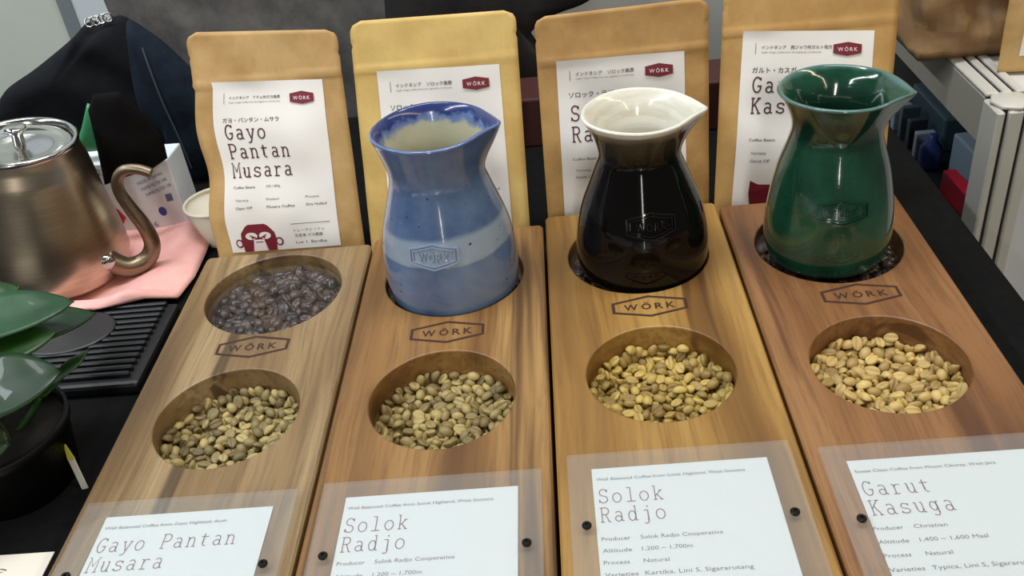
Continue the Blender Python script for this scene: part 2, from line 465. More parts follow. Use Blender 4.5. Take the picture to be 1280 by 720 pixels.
# ------------------------------------------------------------------ info cards and acrylic plates
CARDS = [
    ('Well Balanced Coffee from Gayo Highland, Aceh', .066, ['Gayo Pantan', 'Musara'], [('Producer', 'Musara Cooperative'), ('Altitude', '1,200 ~ 1,700m')]),
    ('Well Balanced Coffee from Solok Highland, West Sumatra', .0765, ['Solok', 'Radjo'], [('Producer', 'Solok Radjo Cooperative'), ('Altitude', '1,200 ~ 1,700m'), ('Process', 'Natural')]),
    ('Well Balanced Coffee from Solok Highland, West Sumatra', .0765, ['Solok', 'Radjo'], [('Producer', 'Solok Radjo Cooperative'), ('Altitude', '1,200 ~ 1,700m'), ('Process', 'Natural'), ('Varieties', 'Kartika, Lini S, Sigararutang')]),
    ('Sweet Clean Coffee from Mount Cikuray, West Java', .069, ['Garut', 'Kasuga'], [('Producer', 'Christian'), ('Altitude', '1,400 ~ 1,600 Masl'), ('Process', 'Natural'), ('Varieties', 'Typica, Lini S, Sigararutang'), ('', 'Honey, Caramel, Lemon')]),
]
for i, (head, hw_, title, rows) in enumerate(CARDS):
    ox, oy = XC[i], OFF[i] - 0.0005
    c = empty('info_card', (ox, oy, 0.0), 'printed white paper card titled %s under the clear plate%s' % (NAMES[i], ' on the tan board' if i == 1 else (' on the honey coloured board' if i == 2 else '')), 'card', 'coffee info cards')
    box('paper', -.0456, .0456, -.205, -.0712, .0002, .0006, M_paper, c)
    fn = lambda x, y: (x, y, 0.00075)
    small, ttl = Print(), Print()
    small.add(fit_text(head, hw_, .0021), -.0436, -.0800)
    for k, ln in enumerate(title): ttl.add(stroke_text(ln, .00685, .0092, .00055), -.0442, -.0952 - .0125 * k)
    for k, (a, b) in enumerate(rows):
        y = -.1160 - .0078 * k if i != 2 else -.1195 - .0071 * k
        if i == 3: y = -.1170 - .0080 * k
        if a: small.add(fit_text(a, .0017 * len(a) + .0004, .0024), -.0436 - (.0022 if i == 3 else 0), y)
        small.add(fit_text(b, .00172 * len(b), .0024), -.0248 - (.0022 if i == 3 else 0), y)
    small.build('small_lettering', fn, M_grey, c); ttl.build('title_lettering', fn, M_title2, c)
    p = empty('acrylic_plate', (ox, oy, 0.0008), 'clear acrylic plate screwed over the %s card%s' % (NAMES[i], ' on the tan board' if i == 1 else (' on the honey coloured board' if i == 2 else '')), 'plate', 'clear acrylic plates')
    box('clear_sheet', -.0583, .0583, -.2105, -.0625, 0.0002, 0.0030, M_acr, p, 0.0004, 1)
    for sx in (-1, 1):
        vs, fs = lathe([(.0024, .0030), (.0024, .0040), (.0019, .0045), (.0008, .0045), (.0008, .0038)], 16, True, True)
        s_ = link('screw', me_from('screw', vs, fs), M_screw, p); s_.location = (sx * .0502, -.1122, 0)

# ------------------------------------------------------------------ ceramic jugs
def gloss(m, r=0.12, coat=0.6):
    b = m.node_tree.nodes['Principled BSDF']
    b.inputs['Roughness'].default_value = r; b.inputs['Coat Weight'].default_value = coat; b.inputs['Coat Roughness'].default_value = 0.05
def glaze_blue():
    m = mat('blue_glaze', rgb(92, 116, 166)); gloss(m, 0.16, 0.8); t = NT(m)
    z = t.sep(t.co.outputs['Object']); n = t.noise(t.mapping(), 45, 4); big = t.noise(t.mapping(), 14, 3)
    base = t.ramp(n, [(0.3, rgb(76, 98, 140)), (0.7, rgb(106, 130, 166))])
    base = t.mix(t.smooth(big, 0.45, 0.7), base, rgb(116, 140, 174))
    zz = t.math('ADD', z[2], t.math('MULTIPLY', t.math('SUBTRACT', big, 0.5), 0.010))
    zz = t.math('ADD', zz, t.math('MULTIPLY', z[0], -0.03))
    band = t.math('MULTIPLY', t.smooth(zz, 0.0395, 0.0415), t.math('SUBTRACT', 1.0, t.smooth(zz, 0.0555, 0.0600)))
    c = t.mix(band, base, rgb(150, 166, 184))
    rim = t.smooth(t.math('ADD', z[2], t.math('MULTIPLY', t.math('SUBTRACT', n, 0.5), 0.012)), 0.111, 0.119)
    c = t.mix(rim, c, rgb(88, 110, 158))
    sp = t.noise(t.mapping((1, 1, 1), (3, 3, 3)), 230, 1)
    c = t.mix(t.smooth(sp, 0.74, 0.78), c, rgb(40, 50, 80))
    t.col(c); t.bump(t.noise(t.mapping((30, 30, 420)), 1, 2), 0.05, 0.0008)
    return m
def glaze_blue_in():
    m = mat('blue_jug_inside_glaze', rgb(170, 168, 140)); gloss(m, 0.2, 0.5); t = NT(m)
    z = t.sep(t.co.outputs['Object']); n = t.noise(t.mapping(), 110, 4); n2 = t.noise(t.mapping(), 20, 3)
    c = t.ramp(n2, [(0.3, rgb(176, 176, 150)), (0.7, rgb(196, 192, 164))])
    f = t.smooth(t.math('ADD', z[2], t.math('MULTIPLY', t.math('SUBTRACT', n, 0.5), 0.012)), 0.108, 0.113)
    c = t.mix(f, c, rgb(104, 126, 176))
    f2 = t.smooth(t.math('ADD', z[2], t.math('MULTIPLY', t.math('SUBTRACT', n, 0.5), 0.016)), 0.113, 0.1170)
    c = t.mix(f2, c, rgb(46, 58, 112)); t.col(c)
    return m
def glaze_black():
    m = mat('black_glaze', rgb(14, 11, 10)); gloss(m, 0.08, 0.3); m.node_tree.nodes['Principled BSDF'].inputs['Specular IOR Level'].default_value = 0.15; t = NT(m)
    z = t.sep(t.co.outputs['Object']); n = t.noise(t.mapping(), 26, 3)
    zz = t.math('ADD', z[2], t.math('MULTIPLY', t.math('SUBTRACT', n, 0.5), 0.006))
    c = t.mix(t.smooth(zz, 0.085, 0.105), rgb(13, 10, 9), rgb(58, 52, 42))
    c = t.mix(t.smooth(zz, 0.1035, 0.1090), c, rgb(112, 106, 90))
    c = t.mix(t.smooth(zz, 0.1090, 0.1125), c, rgb(222, 220, 208)); t.col(c)
    return m
def glaze_cream():
    m = mat('cream_inside_glaze', rgb(224, 222, 208)); gloss(m, 0.2, 0.5); t = NT(m)
    n = t.noise(t.mapping((1, 1, 8)), 22, 3)
    t.col(t.ramp(n, [(0.3, rgb(206, 200, 180)), (0.6, rgb(228, 226, 214))]))
    return m
def glaze_green(name='green_glaze', k=1.0):
    m = mat(name, rgb(24, 72, 54)); gloss(m, 0.12, 0.7); t = NT(m)
    z = t.sep(t.co.outputs['Object']); n = t.noise(t.mapping((1, 1, 0.5)), 40, 4); ln = t.noise(t.mapping((14, 14, 330)), 1, 3)
    c = t.ramp(n, [(0.3, rgb(14, 52, 38)), (0.7, rgb(34, 84, 60))])
    neck = t.math('MULTIPLY', t.smooth(z[2], 0.084, 0.094), t.math('SUBTRACT', 1.0, t.smooth(z[2], 0.104, 0.112)))
    c = t.mix(t.math('MULTIPLY', neck, 0.75), c, rgb(14, 36, 28))
    c = t.mix(t.math('MULTIPLY', t.smooth(ln, 0.5, 0.8), 0.4), c, rgb(16, 50, 36))
    c = t.mix(t.smooth(t.math('ADD', z[2], t.math('MULTIPLY', t.math('SUBTRACT', n, 0.5), 0.004)), 0.1165, 0.1195), c, rgb(78, 112, 106))
    t.col(c); t.bump(ln, 0.12, 0.0008)
    return m
def jug_mesh(prof, rin, H, T, phi0, wob):
    """outer profile (r,z) list; teardrop rim with spout"""
    n = 112
    R = prof[-1][0]
    phi = math.acos(R / T)
    zn = H * 0.70
    outer = [(r, z) for r, z in prof]
    lipw = 0.0028
    lip = [(R + .0004, H + .0006), (R - lipw * .5, H + .0016), (R - lipw, H + .0010), (R - lipw * 1.45, H - .0008)]
    inner = [(max(r - 0.0048, .004), z) for r, z in reversed(prof[:-1]) if z > 0.006]
    allp = [(0.0, 0.0005, 0)] + [(r, z, 0) for r, z in outer] + [(r, z, 1 if k > 1 else 0) for k, (r, z) in enumerate(lip)] + [(r, z, 1) for r, z in inner] + [(0.001, 0.006, 1)]
    vs, fs, mi = [], [], []
    for (r, z, s) in allp:
        g = max(0.0, min(1.0, (z - zn) / (H - zn))); g = g * g * (3 - 2 * g)
        for k in range(n):
            a = 2 * math.pi * k / n
            d = abs((a - phi0 + math.pi) % (2 * math.pi) - math.pi)
            f = 1.0
            if d < phi:
                fa = 1.0 / math.cos(phi - max(d, 0.05))
                f = 1 + (fa - 1) * g
            rr = r * f * (1 + wob * math.sin(2 * a + 1.0) * 0.01)
            zz = z + (0.0004 * math.sin(3 * a + 2) - .0012 * math.exp(-(d / .25) ** 2)) * g
            vs.append((rr * math.cos(a), rr * math.sin(a), zz))
    m = len(allp)
    for i in range(m - 1):
        for k in range(n):
            k2 = (k + 1) % n
            fs.append((i * n + k, i * n + k2, (i + 1) * n + k2, (i + 1) * n + k)); mi.append(allp[i + 1][2])
    fs.append(tuple(range((m - 1) * n, m * n))); mi.append(1)
    fs.append(tuple(reversed(range(n)))); mi.append(0)
    return me_from('jug', vs, fs, True, mi)
def interp(prof, z):
    for (r0, z0), (r1, z1) in zip(prof[:-1], prof[1:]):
        if z0 <= z <= z1: return r0 + (r1 - r0) * (z - z0) / max(z1 - z0, 1e-9)
    return prof[-1][0]
def smooth_prof(keys, m=44):
    zs = [k[1] for k in keys]; rs = [k[0] for k in keys]
    out = []
    for i in range(m + 1):
        z = zs[0] + (zs[-1] - zs[0]) * i / m
        j = max(0, min(len(zs) - 2, next((q for q in range(len(zs) - 1) if z <= zs[q + 1]), len(zs) - 2)))
        def sl(q):
            if q <= 0: return (rs[1] - rs[0]) / (zs[1] - zs[0])
            if q >= len(zs) - 1: return (rs[-1] - rs[-2]) / (zs[-1] - zs[-2])
            return (rs[q + 1] - rs[q - 1]) / (zs[q + 1] - zs[q - 1])
        h = zs[j + 1] - zs[j]; t = (z - zs[j]) / h
        m0, m1 = sl(j) * h, sl(j + 1) * h
        r = (2 * t ** 3 - 3 * t * t + 1) * rs[j] + (t ** 3 - 2 * t * t + t) * m0 + (-2 * t ** 3 + 3 * t * t) * rs[j + 1] + (t ** 3 - t * t) * m1
        out.append((r, z))
    return [(keys[0][0] - .0035, 0.0), (keys[0][0] - .001, 0.0006)] + [(r, z + .0018) for r, z in out if True]
def stamp(root, prof, m, zc, phi, hw, depth=0.0005, letters=True):
    """relief hexagon with letters wrapped on the jug's front"""
    P = Print()
    def ring(o, i):
        b = len(P.v); n = 10
        O, I = [], []
        for k in range(6):
            for q in range(n):
                f = q / n
                a, c = o[k], o[(k + 1) % 6]; O.append((a[0] + (c[0] - a[0]) * f, a[1] + (c[1] - a[1]) * f))
                a, c = i[k], i[(k + 1) % 6]; I.append((a[0] + (c[0] - a[0]) * f, a[1] + (c[1] - a[1]) * f))
        P.v += O + I; N = len(O)
        for k in range(N): P.f.append((b + k, b + (k + 1) % N, b + N + (k + 1) % N, b + N + k))
    ring(hexa(hw, hw * .30, hw * .56), hexa(hw * .945, hw * .25, hw * .49))
    ring(hexa(hw * .86, hw * .21, hw * .42), hexa(hw * .82, hw * .18, hw * .38))
    brand_letters(P, 0, 0, hw * .60, hw * .36, 0.0)
    def fn(x, y):
        z = zc + y; r = interp(prof, z) + depth
        a = phi + x / r
        return (r * math.cos(a), r * math.sin(a), z)
    me = me_from('stamp', [fn(x, y) for x, y in P.v], P.f)
    o = link('brand_stamp', me, m, root)
    so = o.modifiers.new('solid', 'SOLIDIFY'); so.thickness = 0.0009; so.offset = 0
    return o
JUGZ = -0.0050
JB = smooth_prof([(.0446, 0), (.0457, .010), (.0459, .020), (.0449, .035), (.0420, .050), (.0378, .064), (.0337, .077), (.0314, .087), (.0322, .096), (.0350, .107), (.0383, .1178)])
JK = smooth_prof([(.0436, 0), (.0448, .008), (.0450, .018), (.0428, .034), (.0394, .048), (.0342, .062), (.0293, .075), (.0266, .083), (.0271, .090), (.0304, .101), (.0364, .1120)])
JG = smooth_prof([(.0388, 0), (.0413, .010), (.0417, .020), (.0404, .036), (.0382, .050), (.0346, .066), (.0302, .080), (.0279, .090), (.0287, .098), (.0322, .107), (.0374, .1165)])
j1 = empty('ceramic_jug', (XC[1] + .0004, YT + OFF[1] - .0022, JUGZ), 'blue glazed ceramic jug with a pale grey band', 'jug', 'ceramic pouring jugs on the boards')
link('body', jug_mesh(JB, 0, JB[-1][1], .0465, math.radians(-4), 1.0), [glaze_blue(), glaze_blue_in()], j1)
stamp(j1, JB, mat('pale_blue_relief', rgb(150, 168, 196), 0.25), 0.0490, math.radians(-97), .0165)
j2 = empty('ceramic_jug', (XC[2] + .0030, YT + OFF[2] - .0028, JUGZ), 'glossy black ceramic jug with cream rim and inside', 'jug', 'ceramic pouring jugs on the boards')
link('body', jug_mesh(JK, 0, JK[-1][1], .0445, math.radians(-6), 1.0), [glaze_black(), glaze_cream()], j2)
mk = mat('black_relief', rgb(24, 19, 17)); gloss(mk, 0.10, 0.35)
stamp(j2, JK, mk, 0.0510, math.radians(-86), .0165)
j3 = empty('ceramic_jug', (XC[3] - .0018, YT + OFF[3] - .0002, JUGZ), 'dark green glazed ceramic jug', 'jug', 'ceramic pouring jugs on the boards')
gg = glaze_green()
link('body', jug_mesh(JG, 0, JG[-1][1], .0450, math.radians(-22), 1.0), [gg, glaze_green('green_inside_glaze')], j3)
mg = mat('green_relief', rgb(22, 62, 46)); gloss(mg, 0.12, 0.8)
stamp(j3, JG, mg, 0.0510, math.radians(-94), .0165)

# ------------------------------------------------------------------ coffee beans
def bean_mesh(name, seed, L=.0094, Wd=.0068, Hh=.0046, roast=False):
    rr = random.Random(seed)
    nu, nv = 24, 10
    bx_ = rr.uniform(-.12, .12)
    vs, fs = [], []
    for j in range(nv + 1):
        th = math.pi * j / nv
        for k in range(nu):
            a = 2 * math.pi * k / nu
            x = math.cos(th); y = math.sin(th) * math.cos(a); z = math.sin(th) * math.sin(a)
            y *= 1 + bx_ * x
            X, Y = x * L / 2, y * Wd / 2
            if z >= 0: Z = z * Hh * 0.72
            else: Z = z * Hh * 0.28
            if z < 0: Z += Hh * 0.34 * math.exp(-((y - .10 * math.sin(x * 3)) / 0.15) ** 2) * (1 - x * x) ** 0.35
            d = noise.noise(Vector((x * 1.6 + seed, y * 1.6, z * 1.6))) * 0.00035
            vs.append((X * (1 + d * 60), Y * (1 + d * 60), Z + d))
    for j in range(nv):
        for k in range(nu):
            k2 = (k + 1) % nu
            fs.append((j * nu + k, j * nu + k2, (j + 1) * nu + k2, (j + 1) * nu + k))
    bm = bmesh.new()
    V = [bm.verts.new(v) for v in vs]
    for f in fs:
        try: bm.faces.new([V[q] for q in f])
        except ValueError: pass
    bmesh.ops.remove_doubles(bm, verts=bm.verts, dist=1e-6)
    return bm_me(name, bm, True)
def pile(N, cx, cy, R, floor_fn, spread, seed, iters=220, rad=.00262, sep=.0040):
    g = np.random.default_rng(seed)
    a = g.uniform(0, 2 * np.pi, N); q = np.sqrt(g.uniform(0, 1, N)) * R * spread
    c = np.c_[q * np.cos(a), q * np.sin(a), g.uniform(-.012, .020, N)]
    d = g.normal(size=(N, 3)); d[:, 2] *= 0.5; d /= np.linalg.norm(d, axis=1)[:, None]
    p = np.concatenate([c - d * sep / 2, c + d * sep / 2])
    M2 = 2 * N
    idx = np.arange(N)
    vel = np.zeros_like(p)
    I = J = None
    def scatter(k, v):
        return np.stack([np.bincount(k, v[:, q_], M2) for q_ in range(3)], 1)
    for it in range(iters):
        if it % 5 == 0:
            D2 = ((p[:, None, :] - p[None, :, :]) ** 2).sum(2)
            I, J = np.nonzero(np.triu(D2 < (2.9 * rad) ** 2, 1))
            keep = (J - I) != N
            I, J = I[keep], J[keep]
        vel *= 0.80; vel[:, 2] -= 0.00012
        p0 = p.copy(); p = p + vel
        for sub in range(2):
            D = p[I] - p[J]; L = np.linalg.norm(D, axis=1) + 1e-9
            ov = np.maximum(2 * rad - L, 0)
            push = D / L[:, None] * ov[:, None] * 0.5
            cnt = np.maximum(np.bincount(I, ov > 0, M2) + np.bincount(J, ov > 0, M2), 1)
            p = p + (scatter(I, push) - scatter(J, push)) / np.sqrt(cnt)[:, None]
            v = p[idx + N] - p[idx]; l = np.linalg.norm(v, axis=1)[:, None] + 1e-9
            co = v / l * (l - sep) * 0.5
            p[idx] += co; p[idx + N] -= co
            rr = np.hypot(p[:, 0], p[:, 1]); lim = R - rad - .0006
            k = np.where(rr > lim, lim / np.maximum(rr, 1e-9), 1.0)
            p[:, 0] *= k; p[:, 1] *= k
            fl = floor_fn(np.minimum(rr, R)) + rad
            p[:, 2] = np.maximum(p[:, 2], fl)
        vel = np.clip(p - p0, -.002, .002)
    A_, B_ = p[idx], p[idx + N]
    C_ = (A_ + B_) / 2 + np.array([cx, cy, 0]); ax = (B_ - A_); ax /= np.linalg.norm(ax, axis=1)[:, None]
    out = []
    for k in range(N):
        x = Vector(ax[k]); z = Vector((g.normal() * .42, g.normal() * .42, 1.0 if g.uniform() < .45 else -1.0))
        z = (z - x * z.dot(x)).normalized(); y = z.cross(x)
        s = g.uniform(.86, 1.10)
        out.append(Matrix(((x.x * s, y.x * s, z.x * s, C_[k][0]), (x.y * s, y.y * s, z.y * s, C_[k][1]), (x.z * s, y.z * s, z.z * s, C_[k][2]), (0, 0, 0, 1))))
    # visibility towards the camera
    cc = np.array(CAM); vis = []
    for k in range(N):
        dv = cc - C_[k]; dv /= np.linalg.norm(dv)
        w = C_ - C_[k]; along = w @ dv; per = np.linalg.norm(w - along[:, None] * dv, axis=1)
        cov = np.sum(np.clip(.0052 - per, 0, 1) * (along > .0012))
        # hidden behind the near rim of the hole
        t_ = -C_[k][2] / max(dv[2], 1e-6); hx = C_[k] + dv * t_
        inside = math.hypot(hx[0] - cx, hx[1] - cy) < R - .001
        vis.append((cov if inside else 1.0) - C_[k][2] * 0.0001)
    order = list(np.argsort(vis))
    return out, order, vis
def bean_mat(name, c0, c1, c2, rough=0.5):
    m = mat(name, c0, rough); t = NT(m)
    oi = t.new('ShaderNodeObjectInfo')
    n = t.noise(t.mapping(), 420, 3)
    g = t.new('ShaderNodeNewGeometry')
    rnd = t.math('FRACT', t.math('ADD', oi.outputs['Random'], g.outputs['Random Per Island']))
    c = t.ramp(rnd, [(0.0, c1), (0.5, c0), (0.92, c2), (1.0, c2)])
    c = t.mix(t.math('MULTIPLY', t.smooth(n, 0.45, 0.75), 0.35), c, c1)
    t.col(c); t.bump(n, 0.25, 0.0004)
    return m
BM = [bean_mat('olive_bean', rgb(146, 130, 84), rgb(104, 89, 54), rgb(178, 160, 104)),
      bean_mat('tan_olive_bean', rgb(150, 132, 82), rgb(108, 90, 52), rgb(180, 160, 102)),
      bean_mat('golden_bean', rgb(168, 142, 76), rgb(126, 101, 48), rgb(196, 170, 92)),
      bean_mat('pale_gold_bean', rgb(188, 160, 98), rgb(150, 122, 68), rgb(212, 184, 114))]
M_roast = bean_mat('dark_roast_bean', rgb(60, 44, 38), rgb(40, 29, 26), rgb(84, 66, 58), 0.30)
def variants(nm, m, **kw):
    L = []
    for s in range(5):
        me = bean_mesh(nm, s * 3 + 1, **kw); me.materials.append(m); L.append(me)
    return L
def join_beans(name, variants_, mats_, m):
    vs, fs = [], []
    for k, mt in enumerate(mats_):
        me = variants_[k % 5]; b = len(vs)
        vs += [mt @ v.co for v in me.vertices]; fs += [tuple(b + q for q in p.vertices) for p in me.polygons]
    me = me_from(name, vs, fs, True)
    return link(name, me, m)
def floor_green(r): return -.0266 + .0100 * np.clip((r - .024) / .0197, 0, 1) ** 3
def floor_flat(r): return -.0175 + 0 * r
TXT = ['olive green unroasted coffee bean in the bowl above the Gayo Pantan card', 'dull olive coffee bean in the hole of the tan board with the blue jug',
       'golden unroasted coffee bean in the hole in front of the black jug', 'large pale gold coffee bean in the hole in front of the green jug']
STF = ['olive green beans filling the hole above the Gayo Pantan card', 'dull olive beans filling the hole in front of the blue jug',
       'golden beans filling the hole in front of the black jug', 'pale gold beans filling the hole in front of the green jug']
NB = [240, 244, 276, 250]
SHOW = [75, 75, 75, 75]
for i in range(4):
    sc = [0.90, 0.90, 0.88, 0.98][i]
    V = variants('green_bean', BM[i], L=.0094 * sc, Wd=.0070 * sc, Hh=.0048 * sc)
    mats_, order, vis = pile(NB[i], XC[i], YB + OFF[i], RB, floor_green, .8, 20 + i, rad=.00262 * sc, sep=.0040 * sc)
    pick = set(order[:SHOW[i]])
    for k in sorted(pick):
        o = link('green_coffee_bean', V[k % 5]); o.matrix_world = mats_[k]
        setp(o, TXT[i], 'coffee bean', ['beans in the Gayo Pantan Musara board', 'beans in front of the blue jug', 'beans in front of the black jug', 'beans in front of the green jug'][i])
    o = join_beans('green_coffee_beans', V, [mats_[k] for k in range(NB[i]) if k not in pick], BM[i])
    setp(o, STF[i], 'coffee beans', kind='stuff')
# roasted beans under the clear discs
VR = variants('roast_bean', M_roast, L=.0106, Wd=.0080, Hh=.0054)
for i in range(4):
    n = 170 if i == 0 else (150 if i == 3 else 90)
    mats_, order, vis = pile(n, XC[i], YT + OFF[i], RT, floor_flat, .9, 50 + i, 160 if i in (0, 3) else 60, .0024, .0050)
    for k in range(n): mats_[k].translation.z = min(mats_[k].translation.z, -.0125)
    pick = set(order[:70]) if i == 0 else set()
    for k in sorted(pick):
        o = link('roasted_coffee_bean', VR[k % 5]); o.matrix_world = mats_[k]
        setp(o, 'dark roasted coffee bean under the clear disc of the jugless recess', 'coffee bean', 'roasted beans in the open recess')
    o = join_beans('roasted_coffee_beans', VR, [mats_[k] for k in range(n) if k not in pick], M_roast)
    setp(o, ['dark roasted beans packed in the recess without a jug', 'dark roasted beans in the recess under the blue jug', 'dark roasted beans in the recess under the black jug', 'dark roasted beans in the recess under the green jug'][i], 'coffee beans', kind='stuff')
    vs, fs = lathe([(RT - .0012, -.0085), (RT - .0009, -.0082), (RT - .0009, -.0055), (RT - .0012, -.0052)], 72, True, True)
    d = link('clear_disc', me_from('clear_disc', vs, fs), M_disc, None, (XC[i], YT + OFF[i], 0))
    setp(d, ['round clear disc lying over roasted beans in the recess without a jug', 'round clear disc under the blue jug', 'round clear disc under the black jug', 'round clear disc under the green jug'][i], 'disc', 'clear discs in the board recesses')

# ------------------------------------------------------------------ coffee bags
BAG = [
    dict(Y0=.201, lean=20, q=((-.0587, .1905), (.0546, .1830), (.0535, 0), (-.0644, 0)), lab=((-.0452, .1536), (.0392, .1480), (.0356, .0213), (-.0513, .0225)),
         kana='インドネシア　アチェ州ガヨ高原', jp='ガヨ・パンタン・ムサラ', title=['Gayo', 'Pantan', 'Musara'], ty=[.325, .437, .549], seed=1,
         label='kraft coffee bag labelled Gayo Pantan Musara'),
    dict(Y0=.204, lean=18, q=((-.0645, .1855), (.0577, .1826), (.0529, 0), (-.0724, 0)), lab=((-.0488, .1489), (.0422, .1454), (.0400, .0195), (-.0535, .0215)),
         kana='インドネシア　ソロック高原', jp='ソロック・ラジョ', title=['Solok', 'Radjo'], ty=[.355, .475], seed=2,
         label='kraft coffee bag standing behind the blue jug'),
    dict(Y0=.213, lean=11, q=((-.0594, .1743), (.0646, .1758), (.0614, 0), (-.0625, 0)), lab=((-.0460, .1425), (.0462, .1409), (.0445, .0205), (-.0491, .0221)),
         kana='インドネシア　ソロック高原', jp='ソロック・ラジョ', title=['Solok', 'Radjo'], ty=[.368, .495], seed=3,
         label='kraft coffee bag standing behind the black jug'),
    dict(Y0=.206, lean=18, q=((-.0519, .1850), (.0731, .1833), (.0595, 0), (-.0664, 0)), lab=((-.0393, .1509), (.0541, .1424), (.0450, .0160), (-.0520, .0230)),
         kana='インドネシア　西ジャワ州ガルト地方', jp='ガルト・カスガ', title=['Garut', 'Kasuga'], ty=[.338, .456], seed=4,
         label='kraft coffee bag labelled Garut Kasuga behind the green jug'),
]
def bil(q, a, t):
    # a 0..1 left-right, t 0..1 top-bottom
    TL, TR, BR, BL = q
    x = (TL[0] * (1 - a) + TR[0] * a) * (1 - t) + (BL[0] * (1 - a) + BR[0] * a) * t
    y = (TL[1] * (1 - a) + TR[1] * a) * (1 - t) + (BL[1] * (1 - a) + BR[1] * a) * t
    return x, y
def bag_surface(B):
    q = B['q']; le = math.radians(B['lean']); sd = B['seed']
    H = (q[0][1] + q[1][1]) / 2
    def surf(u, s, off=0.0):
        v = s / H
        uL = q[3][0] + (q[0][0] - q[3][0]) * v; uR = q[2][0] + (q[1][0] - q[2][0]) * v
        a = min(1, max(0, (u - uL) / (uR - uL)))
        env = math.sin(math.pi * a) ** 0.7 if 0 < a < 1 else 0
        g = math.exp(-((v - .38) / .28) ** 2)
        b = .0050 * env * g * min(1, v * 6)
        b += .0011 * env * math.sin(v * 17 + sd * 2 + a * 3) * (0.3 + 0.7 * g)
        b += .0014 * math.exp(-((v - .815) / .008) ** 2)
        b += .0016 * noise.noise(Vector((u * 38 + sd * 5, s * 30, sd))) * min(1, v * 5)
        if sd == 1: u += .0022 * math.sin(v * 16 + .6) * (1 - a) ** 2 * min(1, v * 4) * (1 if v < .8 else 0.3)
        return Vector((u, s * math.sin(le) - (b + off) * math.cos(le), s * math.cos(le) + (b + off) * math.sin(le)))
    return surf, H
def build_bag(B, root, m, depth=.032, labelled=True):
    surf, H = bag_surface(B); q = B['q']
    nx, ny = 28, 64
    rows = [k / ny for k in range(ny + 1)]
    vs, fs = [], []
    RC = .0085
    def rowx(v, s):
        uL = q[3][0] + (q[0][0] - q[3][0]) * v; uR = q[2][0] + (q[1][0] - q[2][0]) * v
        ins = 0
        if s > H - RC: ins = RC - math.sqrt(max(RC * RC - (s - (H - RC)) ** 2, 0))
        if abs(v - (1 - .0165 / H)) < 0.5 / ny: ins += .0009
        return uL + ins, uR - ins
    for side in (0, 1):
        for j, v in enumerate(rows):
            for i in range(nx + 1):
                a = i / nx
                _, st = bil(q, a, 0); s = st * v
                x0, x1 = rowx(v, v * H); u = x0 + (x1 - x0) * a
                p = surf(u, s)
                if side:
                    e = math.sin(math.pi * a) ** 0.45 if 0 < a < 1 else 0
                    w = depth * max(0, (1 - v / .80)) ** 0.8
                    p = surf(u, s, 0) + Vector((0, .0012 + w * e, 0))
                    if v > .8: p = surf(u, s) + Vector((0, .0010, 0))
                vs.append(p)
    n1 = (nx + 1) * (ny + 1)
    def ix(s, j, i): return s * n1 + j * (nx + 1) + i
    for j in range(ny):
        for i in range(nx):
            fs.append((ix(0, j, i), ix(0, j, i + 1), ix(0, j + 1, i + 1), ix(0, j + 1, i)))
            fs.append((ix(1, j, i), ix(1, j + 1, i), ix(1, j + 1, i + 1), ix(1, j, i + 1)))
        fs.append((ix(0, j, 0), ix(0, j + 1, 0), ix(1, j + 1, 0), ix(1, j, 0)))
        fs.append((ix(0, j, nx), ix(1, j, nx), ix(1, j + 1, nx), ix(0, j + 1, nx)))
    for i in range(nx):
        fs.append((ix(0, 0, i), ix(1, 0, i), ix(1, 0, i + 1), ix(0, 0, i + 1)))
        fs.append((ix(0, ny, i), ix(0, ny, i + 1), ix(1, ny, i + 1), ix(1, ny, i)))
    link('pouch', me_from('pouch', vs, fs, True), m, root)
    if not labelled: return surf
    lq = B['lab']; LW = lq[1][0] - lq[0][0]; LH = lq[0][1] - lq[3][1]
    vs, fs = [], []
    gx, gy = 20, 30
    for j in range(gy + 1):
        for i in range(gx + 1):
            u, s = bil(lq, i / gx, j / gy); vs.append(surf(u, s, .0005))
    for j in range(gy):
        for i in range(gx):
            a = j * (gx + 1) + i; fs.append((a, a + gx + 1, a + gx + 2, a + 1))
    lab = link('label', me_from('label', vs, fs, True), M_label, root)
    def fn(x, y, off=.0008):   # x, y in label metres, y downwards from top is negative
        u, s = bil(lq, x / LW, -y / LH); return surf(u, s, off)
    kn, jn, sm, ti, gr, bd, bw, em, ew = Print(), Print(), Print(), Print(), Print(), Print(), Print(), Print(), Print()
    F = lambda a: a * LW
    Tt = lambda t: -t * LH
    kn.add(fit_text(B['kana'], F(.46 if B['seed'] != 4 else .54), None, .006), F(.145), Tt(.098))
    gr.poly([(F(.10), Tt(.065)), (F(.104), Tt(.065)), (F(.104), Tt(.125)), (F(.10), Tt(.125))])
    gr.add(fit_text('Single Origin Coffee from the highlands of Indonesia', F(.46), .0011), F(.145), Tt(.120))
    jn.add(fit_text(B['jp'], F({1: .50, 2: .40, 3: .40, 4: .335}[B['seed']]), None, .006), F(.085), Tt(.228))
    adv = F(.0955); cap = .0108
    for k, ln in enumerate(B['title']): ti.add(stroke_text(ln, adv, cap, .00100), F(.08), Tt(B['ty'][k]))
    t0 = .615
    sm.add(fit_text('Coffee Beans', F(.20), .0020), F(.09), Tt(t0)); gr.add(fit_text('200 / 400g', F(.13), .0020), F(.39), Tt(t0))
    for k, (a, b) in enumerate((('Variety', B['title'][0] + ' OP'), ('Producer', B['title'][-1] + ' Coffee'), ('Process', 'Dry Hulled'))):
        x = (.11, .39, .74)[k]
        gr.add(fit_text(a, F(.12), .0019), F(x), Tt(t0 + .075)); sm.add(fit_text(b, F((.15, .25, .18)[k]), .0021), F(x), Tt(t0 + .122))
